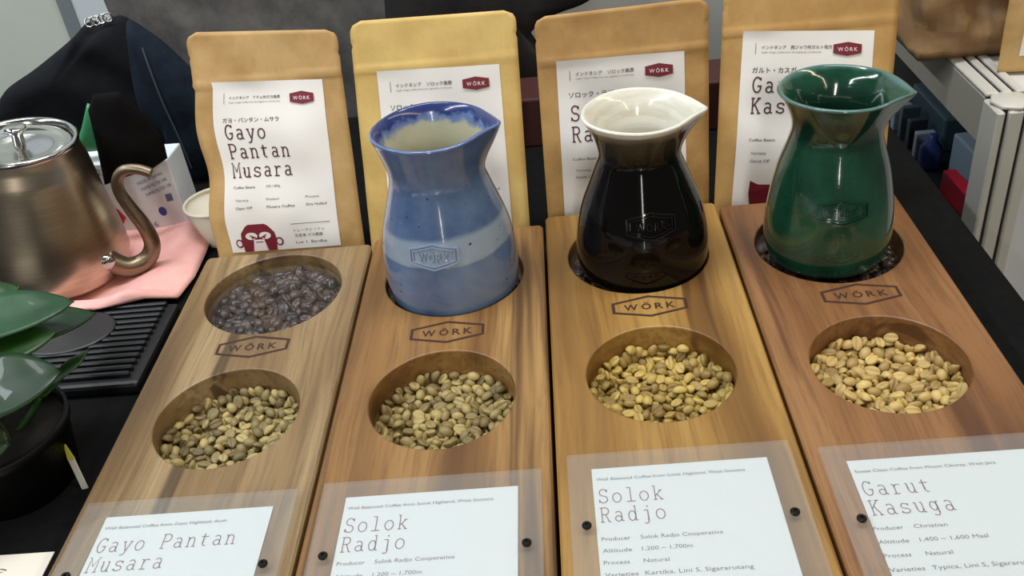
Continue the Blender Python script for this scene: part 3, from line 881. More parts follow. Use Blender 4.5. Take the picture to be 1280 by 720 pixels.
    gr.poly([(F(.58), Tt(.845)), (F(.93), Tt(.845)), (F(.93), Tt(.841)), (F(.58), Tt(.841))])
    gr.add(fit_text('トレーサビリティ', F(.27), None), F(.60), Tt(.893))
    sm.add(fit_text('生産者 ガヨ農園', F(.25), None), F(.60), Tt(.925))
    if B['seed'] == 1: sm.add(fit_text('Lot 1. Bardha', F(.28), .0023), F(.60), Tt(.968))
    # red badge
    cx, cy = F(.80), Tt(.100)
    hx = hexa(.0100 * LW / .0925, .0031, .0049)
    for k in range(6):
        for q in range(4):
            p0, p1 = [(hx[k][d] + (hx[(k + 1) % 6][d] - hx[k][d]) * q / 4) for d in (0, 1)], [(hx[k][d] + (hx[(k + 1) % 6][d] - hx[k][d]) * (q + 1) / 4) for d in (0, 1)]
            bd.poly([(cx, cy), (cx + p0[0] * .5, cy + p0[1] * .5), (cx + p1[0] * .5, cy + p1[1] * .5)])
            bd.poly([(cx + p0[0] * .5, cy + p0[1] * .5), (cx + p0[0], cy + p0[1]), (cx + p1[0], cy + p1[1]), (cx + p1[0] * .5, cy + p1[1] * .5)])
    brand_letters(bw, cx, cy - .0002, .0070 * LW / .0925, .0028, 0.01)
    # animal head emblem in the lower corner
    ex, ey = F(.27), Tt(.93)
    if B['seed'] in (1,):
        em.poly([(ex + x, ey + y) for x, y in [(-.0125, -.009), (-.0135, .001), (-.0128, .006), (-.0085, .0115), (-.006, .0130), (.006, .0130), (.0085, .0115), (.0128, .006), (.0135, .001), (.0125, -.009), (.006, -.009), (.0045, -.002), (-.0045, -.002), (-.006, -.009)]])
        for sx in (-1, 1):
            em.poly([(ex + sx * .0155 + .0030 * math.cos(k * .63), ey - .002 + .0036 * math.sin(k * .63)) for k in range(10)])
            ew.poly([(ex + sx * .0155 + .0019 * math.cos(k * .63), ey - .002 + .0024 * math.sin(k * .63)) for k in range(10)])
            ew.poly([(ex + sx * .0052 + .0046 * math.cos(k * .52) * (1), ey + .0035 + .0030 * math.sin(k * .52)) for k in range(12)])
        ew.poly([(ex - .0040, ey + .0005), (ex + .0040, ey + .0005), (ex + .0052, ey - .009), (ex - .0052, ey - .009)])
    elif B['seed'] == 4:
        em.poly([(ex + x, ey + y) for x, y in [(-.0125, -.008), (-.0140, .001), (-.0135, .0105), (-.0075, .0075), (.0075, .0075), (.0135, .0105), (.0140, .001), (.0125, -.008)]])
    kn.build('origin_lettering', fn, M_black, lab); jn.build('name_lettering', fn, M_black, lab)
    sm.build('detail_lettering', fn, M_black, lab); gr.build('fine_lettering', fn, M_grey, lab); ti.build('title_lettering', fn, M_title, lab)
    b = bd.build('red_badge', lambda x, y: fn(x, y, .0013), M_red, lab); b['label'] = 'wine red hexagon badge'
    bw.build('badge_lettering', lambda x, y: fn(x, y, .0017), M_white, lab)
    if em.v: em.build('animal_emblem', fn, M_red, lab)
    if ew.v: ew.build('emblem_white_print', lambda x, y: fn(x, y, .0011), M_white, lab)  # white printed ears, eyes and muzzle of the emblem
    if B['seed'] == 1:
        eb = Print()
        for sx in (-1, 1):
            eb.poly([(ex + sx * x, ey + y) for x, y in ((.0015, .0022), (.0062, .0046), (.0066, .0040), (.0022, .0012))])
            eb.poly([(ex + sx * .0045 + .0009 * math.cos(k * .78), ey + .0022 + .0009 * math.sin(k * .78)) for k in range(8)])
        eb.poly([(ex - .003, ey - .0012), (ex + .003, ey - .0012), (ex + .003, ey - .0019), (ex - .003, ey - .0019)])
        eb.build('emblem_lines', lambda x, y: fn(x, y, .0013), M_red, lab)
    return surf
for i, B in enumerate(BAG):
    r = empty('coffee_bag', (XC[i], B['Y0'], TZ), B['label'], 'bag', 'kraft coffee bags behind the boards')
    build_bag(B, r, KRAFT[i])

# ------------------------------------------------------------------ kettle
def brushed(name, col, rough=0.3):
    m = mat(name, col, rough, 1.0); t = NT(m)
    n = t.noise(t.mapping((40, 40, 900)), 1, 3)
    t.col(t.ramp(n, [(0.3, (col[0] * .82, col[1] * .80, col[2] * .78, 1)), (0.7, col)])); t.bump(n, 0.02, 0.0003)
    t.b.inputs['Anisotropic'].default_value = 0.6
    return m
M_steel = brushed('brushed_steel', rgb(202, 188, 166), 0.30)
M_steel2 = brushed('bright_steel', rgb(206, 208, 206), 0.16)
kt = empty('gooseneck_kettle', (-.399, .222, TZ + .0140), 'brushed steel gooseneck kettle on the pink cloth', 'kettle')
kt.rotation_euler = (0, math.radians(7.5), 0)
KH = .111
kp = [(.0520, 0), (.0572, .004), (.0590, .012), (.0580, .022), (.0545, .042), (.0495, .066), (.0450, .092), (.0415, .104), (.0405, KH)]
kprof = []
for (a, b) in zip(kp[:-1], kp[1:]):
    for k in range(5): kprof.append((a[0] + (b[0] - a[0]) * k / 5, a[1] + (b[1] - a[1]) * k / 5))
kprof.append(kp[-1])
vs, fs = lathe(kprof + [(.0395, KH + .0012), (.0385, KH), (.0382, KH - .006)], 72)
link('body', me_from('body', vs, fs, True), M_steel, kt)
vs, fs = lathe([(.0408, KH - .0015), (.0418, KH), (.0415, KH + .0022), (.0398, KH + .0030), (.0378, KH + .0020), (.0370, KH - .0010)], 72, False)
link('rim_band', me_from('rim_band', vs, fs, True), M_steel2, kt)
vs, fs = lathe([(.0378, KH - .0035), (.0378, KH - .0020), (.0330, KH - .0008), (.0300, KH - .0030), (.0220, KH - .0034), (.0120, KH - .0020), (.004, KH - .0010)], 64, True, True)
lid = link('lid', me_from('lid', vs, fs, True), M_steel2, kt)
vs, fs = lathe([(.0042, KH - .002), (.0042, KH + .008), (.0075, KH + .010), (.0078, KH + .0125), (.0070, KH + .0135)], 32, True, True)
link('knob', me_from('knob', vs, fs, True), M_steel2, lid)
sp = [(.050, -.016, .020), (.064, -.012, .010), (.0765, -.004, .012), (.0825, 0, .024), (.0800, 0, .040), (.0725, 0, .056), (.0665, 0, .071), (.0670, 0, .0825), (.0740, 0, .0905), (.0850, 0, .0915), (.0940, 0, .0885)]
vs, fs = tube(sp, [.0088, .0082, .0072, .0064, .0060, .0054, .0048, .0045, .0042, .0040, .0040], 20, False)
so = link('spout', me_from('spout', vs, fs, True), brushed('spout_steel', rgb(150, 136, 116), 0.42), kt)
md = so.modifiers.new('solid', 'SOLIDIFY'); md.thickness = 0.001
vs, fs = lathe([(.0068, 0), (.0068, .002), (.0045, .0045), (.001, .0052)], 24, True, True)
rv = link('spout_collar', me_from('spout_collar', vs, fs, True), M_steel2, kt); rv.location = (.0530, -.0205, .0200); rv.rotation_euler = (math.radians(90), 0, math.radians(35))
hd = [(-.042, 0, .108), (-.062, 0, .116), (-.092, 0, .108), (-.100, 0, .080), (-.094, 0, .050), (-.086, 0, .030)]
vs, fs = tube(hd, [.004, .0055, .0075, .0075, .0065, .005], 14)
link('handle', me_from('handle', vs, fs, True), mat('black_handle', rgb(24, 24, 24), 0.4), kt)

# ------------------------------------------------------------------ ribbed tray, pink cloth, cup, paper
M_tray = mat('black_plastic', rgb(19, 22, 26), 0.42)
tr_ = empty('ribbed_drip_tray', (0, 0, TZ), 'black ribbed plastic drip tray beside the greyish brown board', 'tray')
box('base', -.50, -.279, .068, .162, 0, .010, mat('black_tray_base', rgb(18, 18, 20), 0.5), tr_, .003)
for k in range(13):
    y = .0745 + k * .0068
    bm = bmesh.new(); box_bm(bm, -.49, -.2865, y, y + .0036, .0095, .0140, .0010, 1)
    link('rib', bm_me('rib', bm), M_tray, tr_)
vs, fs = lathe([(.036, .0095), (.036, .0144), (.0345, .0150)], 40, True, True)
pd = link('smooth_oval', me_from('smooth_oval', [(v[0], v[1] * .72, v[2]) for v in vs], fs), mat('grey_black_oval', rgb(36, 39, 44), 0.45), tr_); pd.location = (-.352, .128, 0)  # smooth oval on the ribs, greyer than the tray

def cloth_patch(name, outline, z_fn, m, nx=40, thick=.003):
    """sheet over a polygon outline (x,y) given as left/right edge functions over y"""
    vs, fs = [], []
    ys = [p[0] for p in outline]
    for j in range(nx + 1):
        t = j / nx * (len(outline) - 1); k = min(int(t), len(outline) - 2); f = t - k
        y = outline[k][0] * (1 - f) + outline[k + 1][0] * f
        a = outline[k][1] * (1 - f) + outline[k + 1][1] * f
        b = outline[k][2] * (1 - f) + outline[k + 1][2] * f
        for i in range(nx + 1):
            x = a + (b - a) * i / nx
            vs.append((x, y, z_fn(x, y, i / nx, j / nx)))
    for j in range(nx):
        for i in range(nx):
            q = j * (nx + 1) + i; fs.append((q, q + 1, q + nx + 2, q + nx + 1))
    o = link(name, me_from(name, vs, fs, True), m)
    s = o.modifiers.new('solid', 'SOLIDIFY'); s.thickness = thick; s.offset = 1
    return o
def pink_z(x, y, a, b):
    edge = min(a, 1 - a, b, 1 - b)
    base = TZ + .0145 if y < .162 else TZ + .0145 - min(1, (y - .162) / .015) * .0130
    bul = .010 * (1 - math.exp(-edge * 14)) * (0.35 + 0.65 * min(1, max(0, (x + .345) / .03)))
    w = .0030 * math.sin(x * 90 + y * 60) + .0022 * math.sin(x * 60 - y * 120 + 1)
    if math.hypot(x + .399, y - .222) < .062: bul = 0; w = 0
    else:
        kf = min(1, max(0, (math.hypot(x + .399, y - .222) - .062) / .05)); bul *= kf; w *= kf
    return base + bul + w * min(1, edge * 8) * 0.6 + .0012
pk = cloth_patch('pink_cloth', [(.152, -.372, -.340), (.163, -.41, -.305), (.176, -.44, -.287), (.205, -.46, -.2820), (.240, -.46, -.2830), (.275, -.45, -.2860), (.290, -.44, -.290)], pink_z, M_pink, 48, .0025)
setp(pk, 'folded pale pink cloth under the kettle', 'cloth')

cu = empty('paper_cup', (-.2745, .272, TZ), 'cream paper cup half hidden by the Gayo Pantan Musara bag', 'cup')
M_cup = mat('cream_paper', rgb(224, 218, 200), 0.6)
vs, fs = lathe([(.0165, .003), (.0168, 0), (.0180, 0), (.0182, .003), (.0255, .0345), (.0249, .0345), (.0172, .004)], 48, False, True)
link('cup_wall', me_from('cup_wall', vs, fs, True), M_cup, cu)
ring = [(.0252 + .0013 * math.cos(a),   .0348 + .0013 * math.sin(a)) for a in [k * math.pi / 4 for k in range(9)]]
vs, fs = lathe(ring, 48, False)
link('rolled_rim', me_from('rolled_rim', vs, fs, True), M_cup, cu)

pp = empty('paper_sheet', (-.40, -.13, TZ), 'white paper sheet lying on the black cloth beside the board front', 'paper')
box('sheet', -.13, .1165, -.09, .0635, .0003, .0010, mat('cream_sheet', rgb(226, 220, 206), 0.6), pp)
P = Print()
for k in range(4):
    a0 = k * 50
    o_ = arc(.085 + k * .004, .046 + .002 * (k % 2), .006 + .001 * k, .005, a0, a0 + 150, 10)
    bb = len(P.v)
    for x, y in o_: P.v += [(x, y), (x + .0005, y + .0006)]
    for q in range(len(o_) - 1): P.f.append((bb + 2 * q, bb + 2 * q + 1, bb + 2 * q + 3, bb + 2 * q + 2))
P.build('printed_mark', lambda x, y: (x, y, .0012), mat('brown_print', rgb(110, 90, 78), 0.7), pp)

# ------------------------------------------------------------------ potted plant
M_leafs = []
for k, (c0, c1) in enumerate(((rgb(40, 84, 50), rgb(24, 60, 34)), (rgb(42, 84, 28), rgb(24, 56, 16)), (rgb(22, 58, 24), rgb(11, 36, 13)))):
    m = mat('glossy_leaf', c0, 0.42, 0, 0.35); t = NT(m)
    n = t.noise(t.mapping(), 40, 3); t.col(t.ramp(n, [(0.3, c1), (0.7, c0)])); t.b.inputs['Coat Weight'].default_value = 0.1
    M_leafs.append(m)
pl = empty('potted_plant', (-.330, -.006, TZ), 'green leafy plant in a black pot beside the ribbed tray', 'potted plant')
M_pot = mat('black_pot', rgb(9, 9, 10), 0.45, 0, 0.25)
vs, fs = lathe([(.030, 0), (.034, 0), (.0400, .036), (.0420, .038), (.0425, .044), (.0405, .0445), (.0395, .038), (.0385, .034)], 48, True, True)
link('pot', me_from('pot', vs, fs, True), M_pot, pl)
vs, fs = lathe([(.0388, .035), (.02, .037), (.002, .038)], 32, False, True)
link('soil', me_from('soil', vs, fs, True), mat('dark_soil', rgb(18, 14, 11), 0.9), pl)
def leaf(base, tip, Wd, m, bow=.006, cup=0.12, tilt=0.0):
    # blade from base to tip (plant coordinates), gently arched, side edges lifted
    nl, nw = 18, 8
    A0, B0 = Vector(base), Vector(tip)
    d = (B0 - A0); L = d.length; x = d.normalized()
    y = Vector((0, 0, 1)).cross(x).normalized(); z = x.cross(y)
    q = Matrix.Rotation(tilt, 3, x); y = q @ y; z = q @ z
    vs, fs = [], []
    for j in range(nl + 1):
        t = j / nl
        w = Wd * (math.sin(math.pi * t ** 0.9) ** 0.65 if 0 < t < 1 else 0.03)
        for i in range(nw + 1):
            s_ = (i / nw - .5) * 2
            h = bow * math.sin(math.pi * t) + cup * abs(s_) * w * .5 + .0008 * math.sin(t * 9 + s_ * 2)
            vs.append(A0 + x * (t * L) + y * (s_ * w / 2) + z * h)
    for j in range(nl):
        for i in range(nw):
            k = j * (nw + 1) + i; fs.append((k, k + nw + 1, k + nw + 2, k + 1))
    o = link('leaf', me_from('leaf', vs, fs, True), m, pl)
    sd = o.modifiers.new('solid', 'SOLIDIFY'); sd.thickness = .0009
    return o
R_ = math.radians
PO = Vector((-.330, -.006, TZ))
LV = [((-.350, .004, .066), (-.276, .036, .070), .036, 0, .006, .25), ((-.335, .010, .052), (-.276, .052, .050), .032, 2, .006, .2), ((-.338, -.008, .056), (-.284, .020, .060), .032, 1, .006, .3),
      ((-.335, -.030, .046), (-.270, -.012, .055), .044, 2, .005, .35), ((-.350, .030, .066), (-.318, .056, .071), .026, 1, .004, .3), ((-.340, -.045, .040), (-.296, -.040, .030), .040, 2, .004, .5),
      ((-.304, .008, .022), (-.282, .040, .032), .010, 1, .001, 0), ((-.345, -.004, .060), (-.395, .010, .066), .032, 2, .006, 0), ((-.345, -.010, .056), (-.385, -.050, .055), .034, 0, .006, 0), ((-.345, .006, .060), (-.372, .062, .070), .030, 1, .006, 0)]
for (b0, t0, Wd, k, bow, tilt) in LV:
    b0 = Vector(b0) - PO; t0 = Vector(t0) - PO
    leaf(b0, t0, Wd, M_leafs[k], bow, .12, tilt)
    vs, fs = tube([(b0.x * .3, b0.y * .3, .034), (b0.x * .75, b0.y * .75, .034 + (b0.z - .034) * .55), b0], [.0030, .0024, .0014], 8, True, 4)
    link('stem', me_from('stem', vs, fs, True), M_leafs[1], pl)
tg = empty('plant_tag', (-.2850, -.018, TZ), 'narrow white tag with a yellow tip standing by the board', 'tag')
bm = bmesh.new(); box_bm(bm, -.0022, .0022, -.0005, .0005, 0, .020, .0003, 1)
link('strip', bm_me('strip', bm), mat('tag_white', rgb(190, 188, 176), 0.5), tg)
me = me_from('tip', [(-.0022, -.0006, .020), (.0022, -.0006, .020), (0, -.0006, .032), (-.0022, .0006, .020), (.0022, .0006, .020), (0, .0006, .032)], [(0, 1, 2), (5, 4, 3), (0, 3, 4, 1), (1, 4, 5, 2), (2, 5, 3, 0)])
link('yellow_tip', me, mat('tag_yellow', rgb(176, 170, 52), 0.5), tg)
tg.rotation_euler = (R_(-20), R_(-14), 0)

# ------------------------------------------------------------------ things heaped behind on the left
def pillow(name, pts, Y, depth, m, fold=.006, seed=0, parent=None, res=34, sharp=False):
    """soft closed body whose outline in XZ is the polygon pts, bulging in Y"""
    n = len(pts)
    cx = sum(p[0] for p in pts) / n; cz = sum(p[1] for p in pts) / n
    # resample outline smoothly
    O = []
    for k in range(n):
        p0, p1, p2, p3 = (Vector((pts[(k + d) % n][0], pts[(k + d) % n][1])) for d in (-1, 0, 1, 2))
        for q in range(8):
            t = q / 8
            if sharp: O.append(p1 + (p2 - p1) * t); continue
            O.append(0.5 * ((2 * p1) + (p2 - p0) * t + (2 * p0 - 5 * p1 + 4 * p2 - p3) * t * t + (3 * p1 - p0 - 3 * p2 + p3) * t ** 3))
    N = len(O); rings = 16
    vs, fs = [], []
    for side in (-1, 1):
        for r in range(rings + 1):
            f = 1 - r / rings
            for k in range(N):
                x = cx + (O[k].x - cx) * f; z = cz + (O[k].y - cz) * f
                b = math.sqrt(max(0, 1 - f ** 3))
                w = noise.noise(Vector((x * 22 + seed, z * 14, seed * 3.1))) + 0.6 * math.sin((x * 0.8 + z * 0.5) * 90 + 3 * noise.noise(Vector((x * 12, z * 12, seed))))
                y = Y + side * (depth * b * .5 + (fold * w * (1 - f ** 6) if side < 0 else 0))
                vs.append((x, y, z))
    def ix(s, r, k): return s * (rings + 1) * N + r * N + k % N
    for s in (0, 1):
        for r in range(rings):
            for k in range(N):
                q = (ix(s, r, k), ix(s, r, k + 1), ix(s, r + 1, k + 1), ix(s, r + 1, k))
                fs.append(q if s == 0 else tuple(reversed(q)))
    bm = bmesh.new(); V = [bm.verts.new(v) for v in vs]
    for q in fs:
        try: bm.faces.new([V[i] for i in q])
        except ValueError: pass
    bmesh.ops.remove_doubles(bm, verts=bm.verts, dist=1e-5)
    return link(name, bm_me(name, bm, True), m, parent)

# white carton with print
bx = empty('carton_box', (-.343, .288, TZ), 'white printed carton behind the kettle spout', 'box')
bx.rotation_euler = (0, 0, R_(-3))
M_cart = mat('white_carton', rgb(226, 234, 242), 0.55)
box('carton', -.052, .034, 0, .032, 0, .070, M_cart, bx, .0012)
P1, P2, P3, P4, P5, P6 = (Print() for _ in range(6))
for k in range(3):
    vs, fs = fit_text('MADE IN JAPAN' if k == 0 else 'PAPER FILTER 100', .026, .0030)
    ca, sa = math.cos(.35), math.sin(.35)
    P1.add(([(x * ca - y * sa, x * sa + y * ca) for x, y in vs], fs), .002 + .0022 * k, .048 - .0055 * k)
P2.poly([(.015 + .0036 * math.cos(k * .52), .022 + .0044 * math.sin(k * .52)) for k in range(12)])
P4.poly([(.022, .038), (.028, .039), (.028, .032), (.022, .031)])
P5.add(fit_text('16', .007, .006), .000, .007)
P6.add(fit_text('2 .', .008, .006), -.030, .060)
P3.poly([(-.030, .016), (-.024, .012), (-.020, .018), (-.024, .027), (-.030, .030), (-.034, .024)])
fb = lambda x, z: (x, -.0004, z)
P1.build('box_lettering', fb, mat('slate_blue_print', rgb(96, 112, 150), 0.6), bx)
for pq, nm in ((P4, 'square_mark'), (P5, 'number_print'), (P6, 'number_print')): pq.build(nm, fb, mat('slate_print', rgb(96, 112, 150), 0.6), bx)
P2.build('blue_round_mark', fb, mat('blue_print', rgb(52, 70, 150), 0.6), bx)
P3.build('red_mark', fb, mat('red_print', rgb(190, 40, 70), 0.6), bx)
o = pillow('green_plastic_bag', [(-.392, .0475), (-.366, .0475), (-.358, .066), (-.356, .086), (-.364, .090), (-.376, .070)], .300, .012, mat('green_plastic', rgb(64, 150, 100), 0.35), .001, 4, sharp=True)
setp(o, 'bright green plastic bag peeking out above the white carton', 'bag')
o = pillow('dark_green_pouch', [(-.3060, -.0215), (-.2930, -.0215), (-.2925, -.006), (-.2960, .000), (-.3050, -.012)], .302, .010, mat('dark_green_plastic', rgb(18, 60, 36), 0.4), .001, 6)
setp(o, 'dark green pouch between the carton and the paper cup', 'pouch')
o = pillow('black_cloth', [(-.363, .027), (-.341, .033), (-.320, .037), (-.303, .046), (-.301, .065), (-.309, .086), (-.323, .106), (-.344, .106), (-.353, .093), (-.357, .064)], .276, .012, M_blackc, .002, 8, sharp=True)
setp(o, 'deep black cloth hanging over the white carton', 'cloth')
o = pillow('black_jacket', [(-.64, TZ + .008), (-.33, TZ + .008), (-.345, .05), (-.372, .100), (-.386, .113), (-.405, .107), (-.417, .110), (-.440, .095), (-.484, .071), (-.521, .053), (-.538, .034), (-.547, .010), (-.62, 0.0)], .455, .070, M_jacket, .006, 1)
setp(o, 'black jacket heaped behind the white carton', 'jacket')
o = pillow('denim_jacket', [(-.350, .126), (-.335, .117), (-.318, .096), (-.300, .064), (-.285, .02), (-.282, TZ), (-.356, TZ), (-.352, .0), (-.351, .019), (-.358, .032), (-.365, .052), (-.360, .09)], .390, .030, M_denim, .002, 2)
setp(o, 'dark blue denim jacket draped beside the black jacket', 'jacket')
vs, fs = tube([(-.340, .380, .105), (-.338, .376, .085), (-.336, .375, .055), (-.332, .375, .020), (-.330, .376, -.012)], [.0009] * 5, 6)
link('seam', me_from('seam', vs, fs), mat('denim_seam', rgb(70, 78, 90), 0.9), o)
o2 = empty('key_chain', (-.398, .440, .111), 'small silver chain on top of the black jacket', 'chain')
for k in range(4):
    ring = [(.0042 * math.cos(a), .0042 * math.sin(a), 0) for a in [q * math.pi / 6 for q in range(13)]]
    vs, fs = tube(ring, [.0009] * 13, 6, False, 1)
    lk_ = link('ring', me_from('ring', vs, fs, True), M_steel2, o2); lk_.location = (k * .0062 - .01, 0, .003 + .001 * k); lk_.rotation_euler = (R_(90 if k % 2 else 60), 0, R_(20))

# ------------------------------------------------------------------ backdrop things
def curtain(name, x0, x1, y, z0, z1, m, amp=.012, fr=34, seed=0):
    vs, fs = [], []
    nx, nz = 90, 24
    for j in range(nz + 1):
        for i in range(nx + 1):
            x = x0 + (x1 - x0) * i / nx; z = z0 + (z1 - z0) * j / nz
            yy = y + amp * math.sin(x * fr + seed + 1.5 * noise.noise(Vector((x * 3, z * 2, seed)))) + amp * .8 * noise.noise(Vector((x * 7, z * 5, seed + 3)))
            vs.append((x, yy, z))
    for j in range(nz):
        for i in range(nx):
            q = j * (nx + 1) + i; fs.append((q, q + 1, q + nx + 2, q + nx + 1))
    o = link(name, me_from(name, vs, fs, True), m)
    s = o.modifiers.new('solid', 'SOLIDIFY'); s.thickness = .004
    return o
o = pillow('grey_felt_bag', [(-.52, -.30), (.05, -.30), (.03, .16), (.0, .30), (-.20, .36), (-.42, .30), (-.515, .16), (-.515, -.05)], .72, .10, M_greyf, .006, 5)
setp(o, 'large grey felt garment hanging behind the kraft bags', 'garment')
o = pillow('dark_bag', [(-.135, TZ + .008), (.012, TZ + .008), (.006, .030), (-.004, .048), (.022, .066), (.066, .085), (.066, .150), (-.020, .180), (-.110, .180), (-.140, .08)], .475, .04, M_dark, .003, 7)
setp(o, 'charcoal fabric bag behind the bag with the blue jug', 'bag')
o = box('dark_red_box', -.030, .215, .39, .445, TZ, .018, mat('dark_red_card', rgb(62, 27, 25), 0.6), None, .002); setp(o, 'dark red cardboard box behind the kraft bags', 'box')
o = box('white_board_panel', -.012, .30, .60, .61, -.76, .5, mat('light_grey_panel', rgb(190, 192, 188), 0.6), None, .001); setp(o, 'light grey upright panel behind the dark red box', 'panel')

# ------------------------------------------------------------------ display cabinet on the right
M_alu = mat('white_aluminium', rgb(202, 200, 190), 0.4, 0.1)
M_fas = mat('grey_fascia', rgb(158, 154, 142), 0.5)
M_gap = mat('black_gasket', rgb(22, 22, 22), 0.6)
M_in = mat('cabinet_inside', rgb(30, 33, 38), 0.6)
cb = empty('display_cabinet', (.372, .295, -.76), 'white framed aluminium display cabinet beside the table', 'cabinet')
def cbx(name, x0, x1, y0, y1, z0, z1, m, bev=.0006, par=None):
    o = box(name, x0, x1, y0, y1, z0 + .76, z1 + .76, m, par or cb, bev, 1); return o
ZT = .012
# corner post: three ribs with dark grooves, rounded cap
for k, (x0, x1) in enumerate(((0, .0065), (.0095, .0215), (.0245, .0345))):
    cbx('post_rib', x0, x1, 0, .030 if k == 0 else .012, -.76, ZT - .004, M_alu, .0015)
cbx('post_core', .0045, .034, .004, .029, -.76, ZT - .005, M_gap)
vs, fs = lathe([(.0172, 0), (.0172, .0022), (.0160, .0030)], 8, True, True)
cp = link('post_cap', me_from('post_cap', vs, fs, True), M_alu, cb); cp.location = (.0175, .0172, .76 + ZT - .0035)
cbx('fascia_panel', .0010, .0060, .0305, .66, -.032, ZT - .0035, M_fas)
for k, (x0, x1) in enumerate(((.0015, .0130), (.0165, .0235), (.0270, .0345))):
    cbx('top_rail', x0, x1, .030, .66, ZT - .0035, ZT + .0005, M_alu, .0012)
cbx('rail_core', .002, .034, .030, .66, ZT - .012, ZT - .003, M_gap)
cbx('top_panel', .0345, .40, .034, .66, ZT - .010, ZT - .003, mat('white_laminate', rgb(206, 206, 202), 0.4))
cbx('front_panel', .0345, .40, .006, .012, -.76, ZT - .004, mat('white_front_panel', rgb(214, 216, 220), 0.35))
cbx('back_panel', .20, .206, .03, .66, -.76, ZT - .012, M_in)
for z in (-.14, -.22, -.36):
    cbx('shelf', .014, .199, .032, .655, z - .006, z, M_in)
    cbx('shelf_edge', .009, .0138, .032, .655, z - .007, z + .002, M_fas)
cbx('bottom_rail', .001, .034, .03, .66, -.74, -.72, M_alu)
def pack(name, lab, cat, x, y, z, dx, dy, dz, m, rot=0.0, m2=None):
    r = empty(name, (x, y, z), lab, cat, 'packets on the cabinet shelves'); r.rotation_euler = (0, 0, rot)
    box('wrapper', -dx / 2, dx / 2, -dy / 2, dy / 2, 0, dz, m, r, min(dx, dy, dz) * .12)
    if m2: box('band', -dx / 2 - .0004, dx / 2 + .0004, -dy * .22, dy * .02, -.0001 + dz * .05, dz + .0004, m2, r)
PW = mat('pale_blue_wrapper', rgb(132, 148, 164), 0.4); PB = mat('navy_wrapper', rgb(34, 52, 104), 0.4); PR = mat('crimson_wrapper', rgb(188, 30, 52), 0.4); PT = mat('teal_wrapper', rgb(54, 74, 84), 0.4); PG = mat('slate_wrapper', rgb(44, 50, 58), 0.5)  # wrapper colours toned down to carry the cabinet's interior shade
sx = .372
for (n_, l_, c_, x, y, z, dx, dy, dz, m, rot, m2) in [
    ('flat_packet', 'long pale blue packet lying behind the crimson packet on the cabinet shelf', 'packet', .430, .425, -.14, .020, .090, .044, PW, 0.05, None),
    ('flat_packet', 'slate packet with a navy band on the cabinet shelf beside the corner post', 'packet', .424, .345, -.14, .022, .060, .046, PT, 0.0, PB),
    ('flat_packet', 'crimson packet on the cabinet shelf', 'packet', .402, .402, -.14, .013, .050, .026, PR, 0.06, None),
    ('flat_packet', 'pale packet with a crimson band on the lower cabinet shelf', 'packet', .402, .420, -.22, .018, .10, .050, PW, -.05, PR),
    ('flat_packet', 'teal packet behind the row of thin pale packets', 'packet', .438, .560, -.14, .026, .10, .040, PT, 0.0, None),
    ('flat_packet', 'dark slate packet lying beside the crimson packet', 'packet', .402, .350, -.14, .012, .036, .020, PG, 0.0, PW),
    ('flat_packet', 'small red and grey packet lying behind the dark slate packet', 'packet', .4135, .350, -.14, .008, .050, .030, PG, 0.0, PR),
]:
    pack(n_, l_, c_, x, y, z, dx, dy, dz, m, rot, m2)
for k in range(5):
    pack('thin_packet', ('thin pale packet standing right beside the navy bottle', 'thin dark slate packet second in the row past the navy bottle', 'thin teal packet in the middle of the row past the navy bottle', 'thin pale packet next to the red one in the row past the bottle', 'thin red packet at the end of the row past the navy bottle')[k], 'packet', .404, .505 + k * .024, -.14, .020, .008, .030 + .004 * (k % 3), (PW, PG, PT, PW, PR)[k], 0.1 * (k % 2), None)
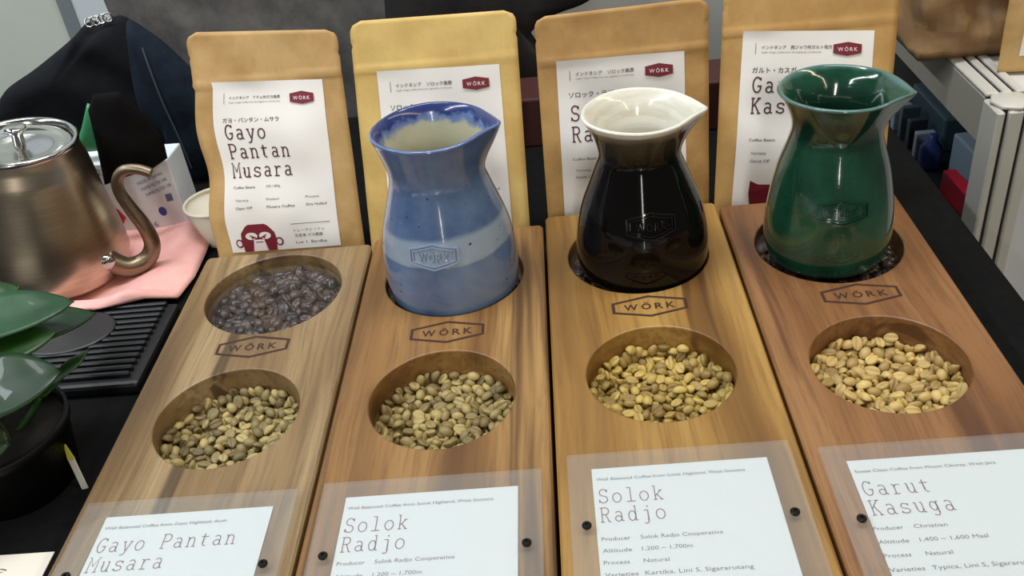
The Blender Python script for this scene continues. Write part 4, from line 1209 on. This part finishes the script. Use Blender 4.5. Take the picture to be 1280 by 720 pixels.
vs, fs = lathe([(.010, 0), (.0112, .003), (.0112, .024), (.005, .032), (.005, .038), (.0035, .039)], 24, True, True)
o = link('navy_bottle', me_from('navy_bottle', vs, fs, True), PB, None, (.402, .480, -.14)); setp(o, 'short navy blue bottle on the upper cabinet shelf', 'bottle')
o = pillow('blue_plastic_bag', [(.338, -.30), (.366, -.30), (.367, -.12), (.360, -.098), (.348, -.085), (.340, -.10)], .45, .03, mat('blue_plastic', rgb(20, 84, 160), 0.35), .002, 3)
o.location = (0, 0, 0); setp(o, 'blue plastic bag between the table and the cabinet', 'bag')

# crumpled kraft sack and another labelled coffee bag on the cabinet
def crumpled():
    bm = bmesh.new()
    box_bm(bm, .345, .455, .405, .66, ZT + .0006, .30)
    bmesh.ops.subdivide_edges(bm, edges=bm.edges, cuts=22, use_grid_fill=True)
    for v in bm.verts:
        p = v.co
        n1 = noise.noise(p * 22); n2 = noise.noise(p * 60 + Vector((5, 1, 2))); n3 = noise.noise(Vector((p.x * 10, p.y * 10, p.z * 55)))
        k = min(1, (p.z - ZT) / .012)
        d = Vector((p.x - .40, p.y - .53, 0)).normalized()
        v.co = p + d * (n1 * .014 + n2 * .007 + n3 * .010 + (.5 - abs(noise.noise(Vector((p.x * 26, p.y * 26, p.z * 60)) + Vector((9, 2, 4)))) ** .6) * .022) * k
    return bm_me('crumpled', bm, True)
o = link('kraft_sack', crumpled(), kraft('crumpled_kraft', rgb(166, 132, 92), rgb(132, 100, 64), 2)); setp(o, 'large crumpled brown paper sack on the cabinet top', 'sack')
B = dict(Y0=.372, lean=6, q=((-.058, .185), (.062, .185), (.060, 0), (-.060, 0)), lab=((-.044, .150), (.046, .150), (.045, .014), (-.045, .014)), kana='インドネシア　西ジャワ', jp='ガルト・カスガ', title=['Garut', 'Kasuga'], ty=[.34, .46], seed=5,
         label='kraft coffee bag standing on the white display cabinet')
B['seed'] = 2
r = empty('coffee_bag', (.458, .356, ZT + .0006), B['label'], 'bag', 'kraft coffee bags behind the boards')
r.rotation_euler = (0, 0, R_(-8))
build_bag(B, r, KRAFT[0], .035)
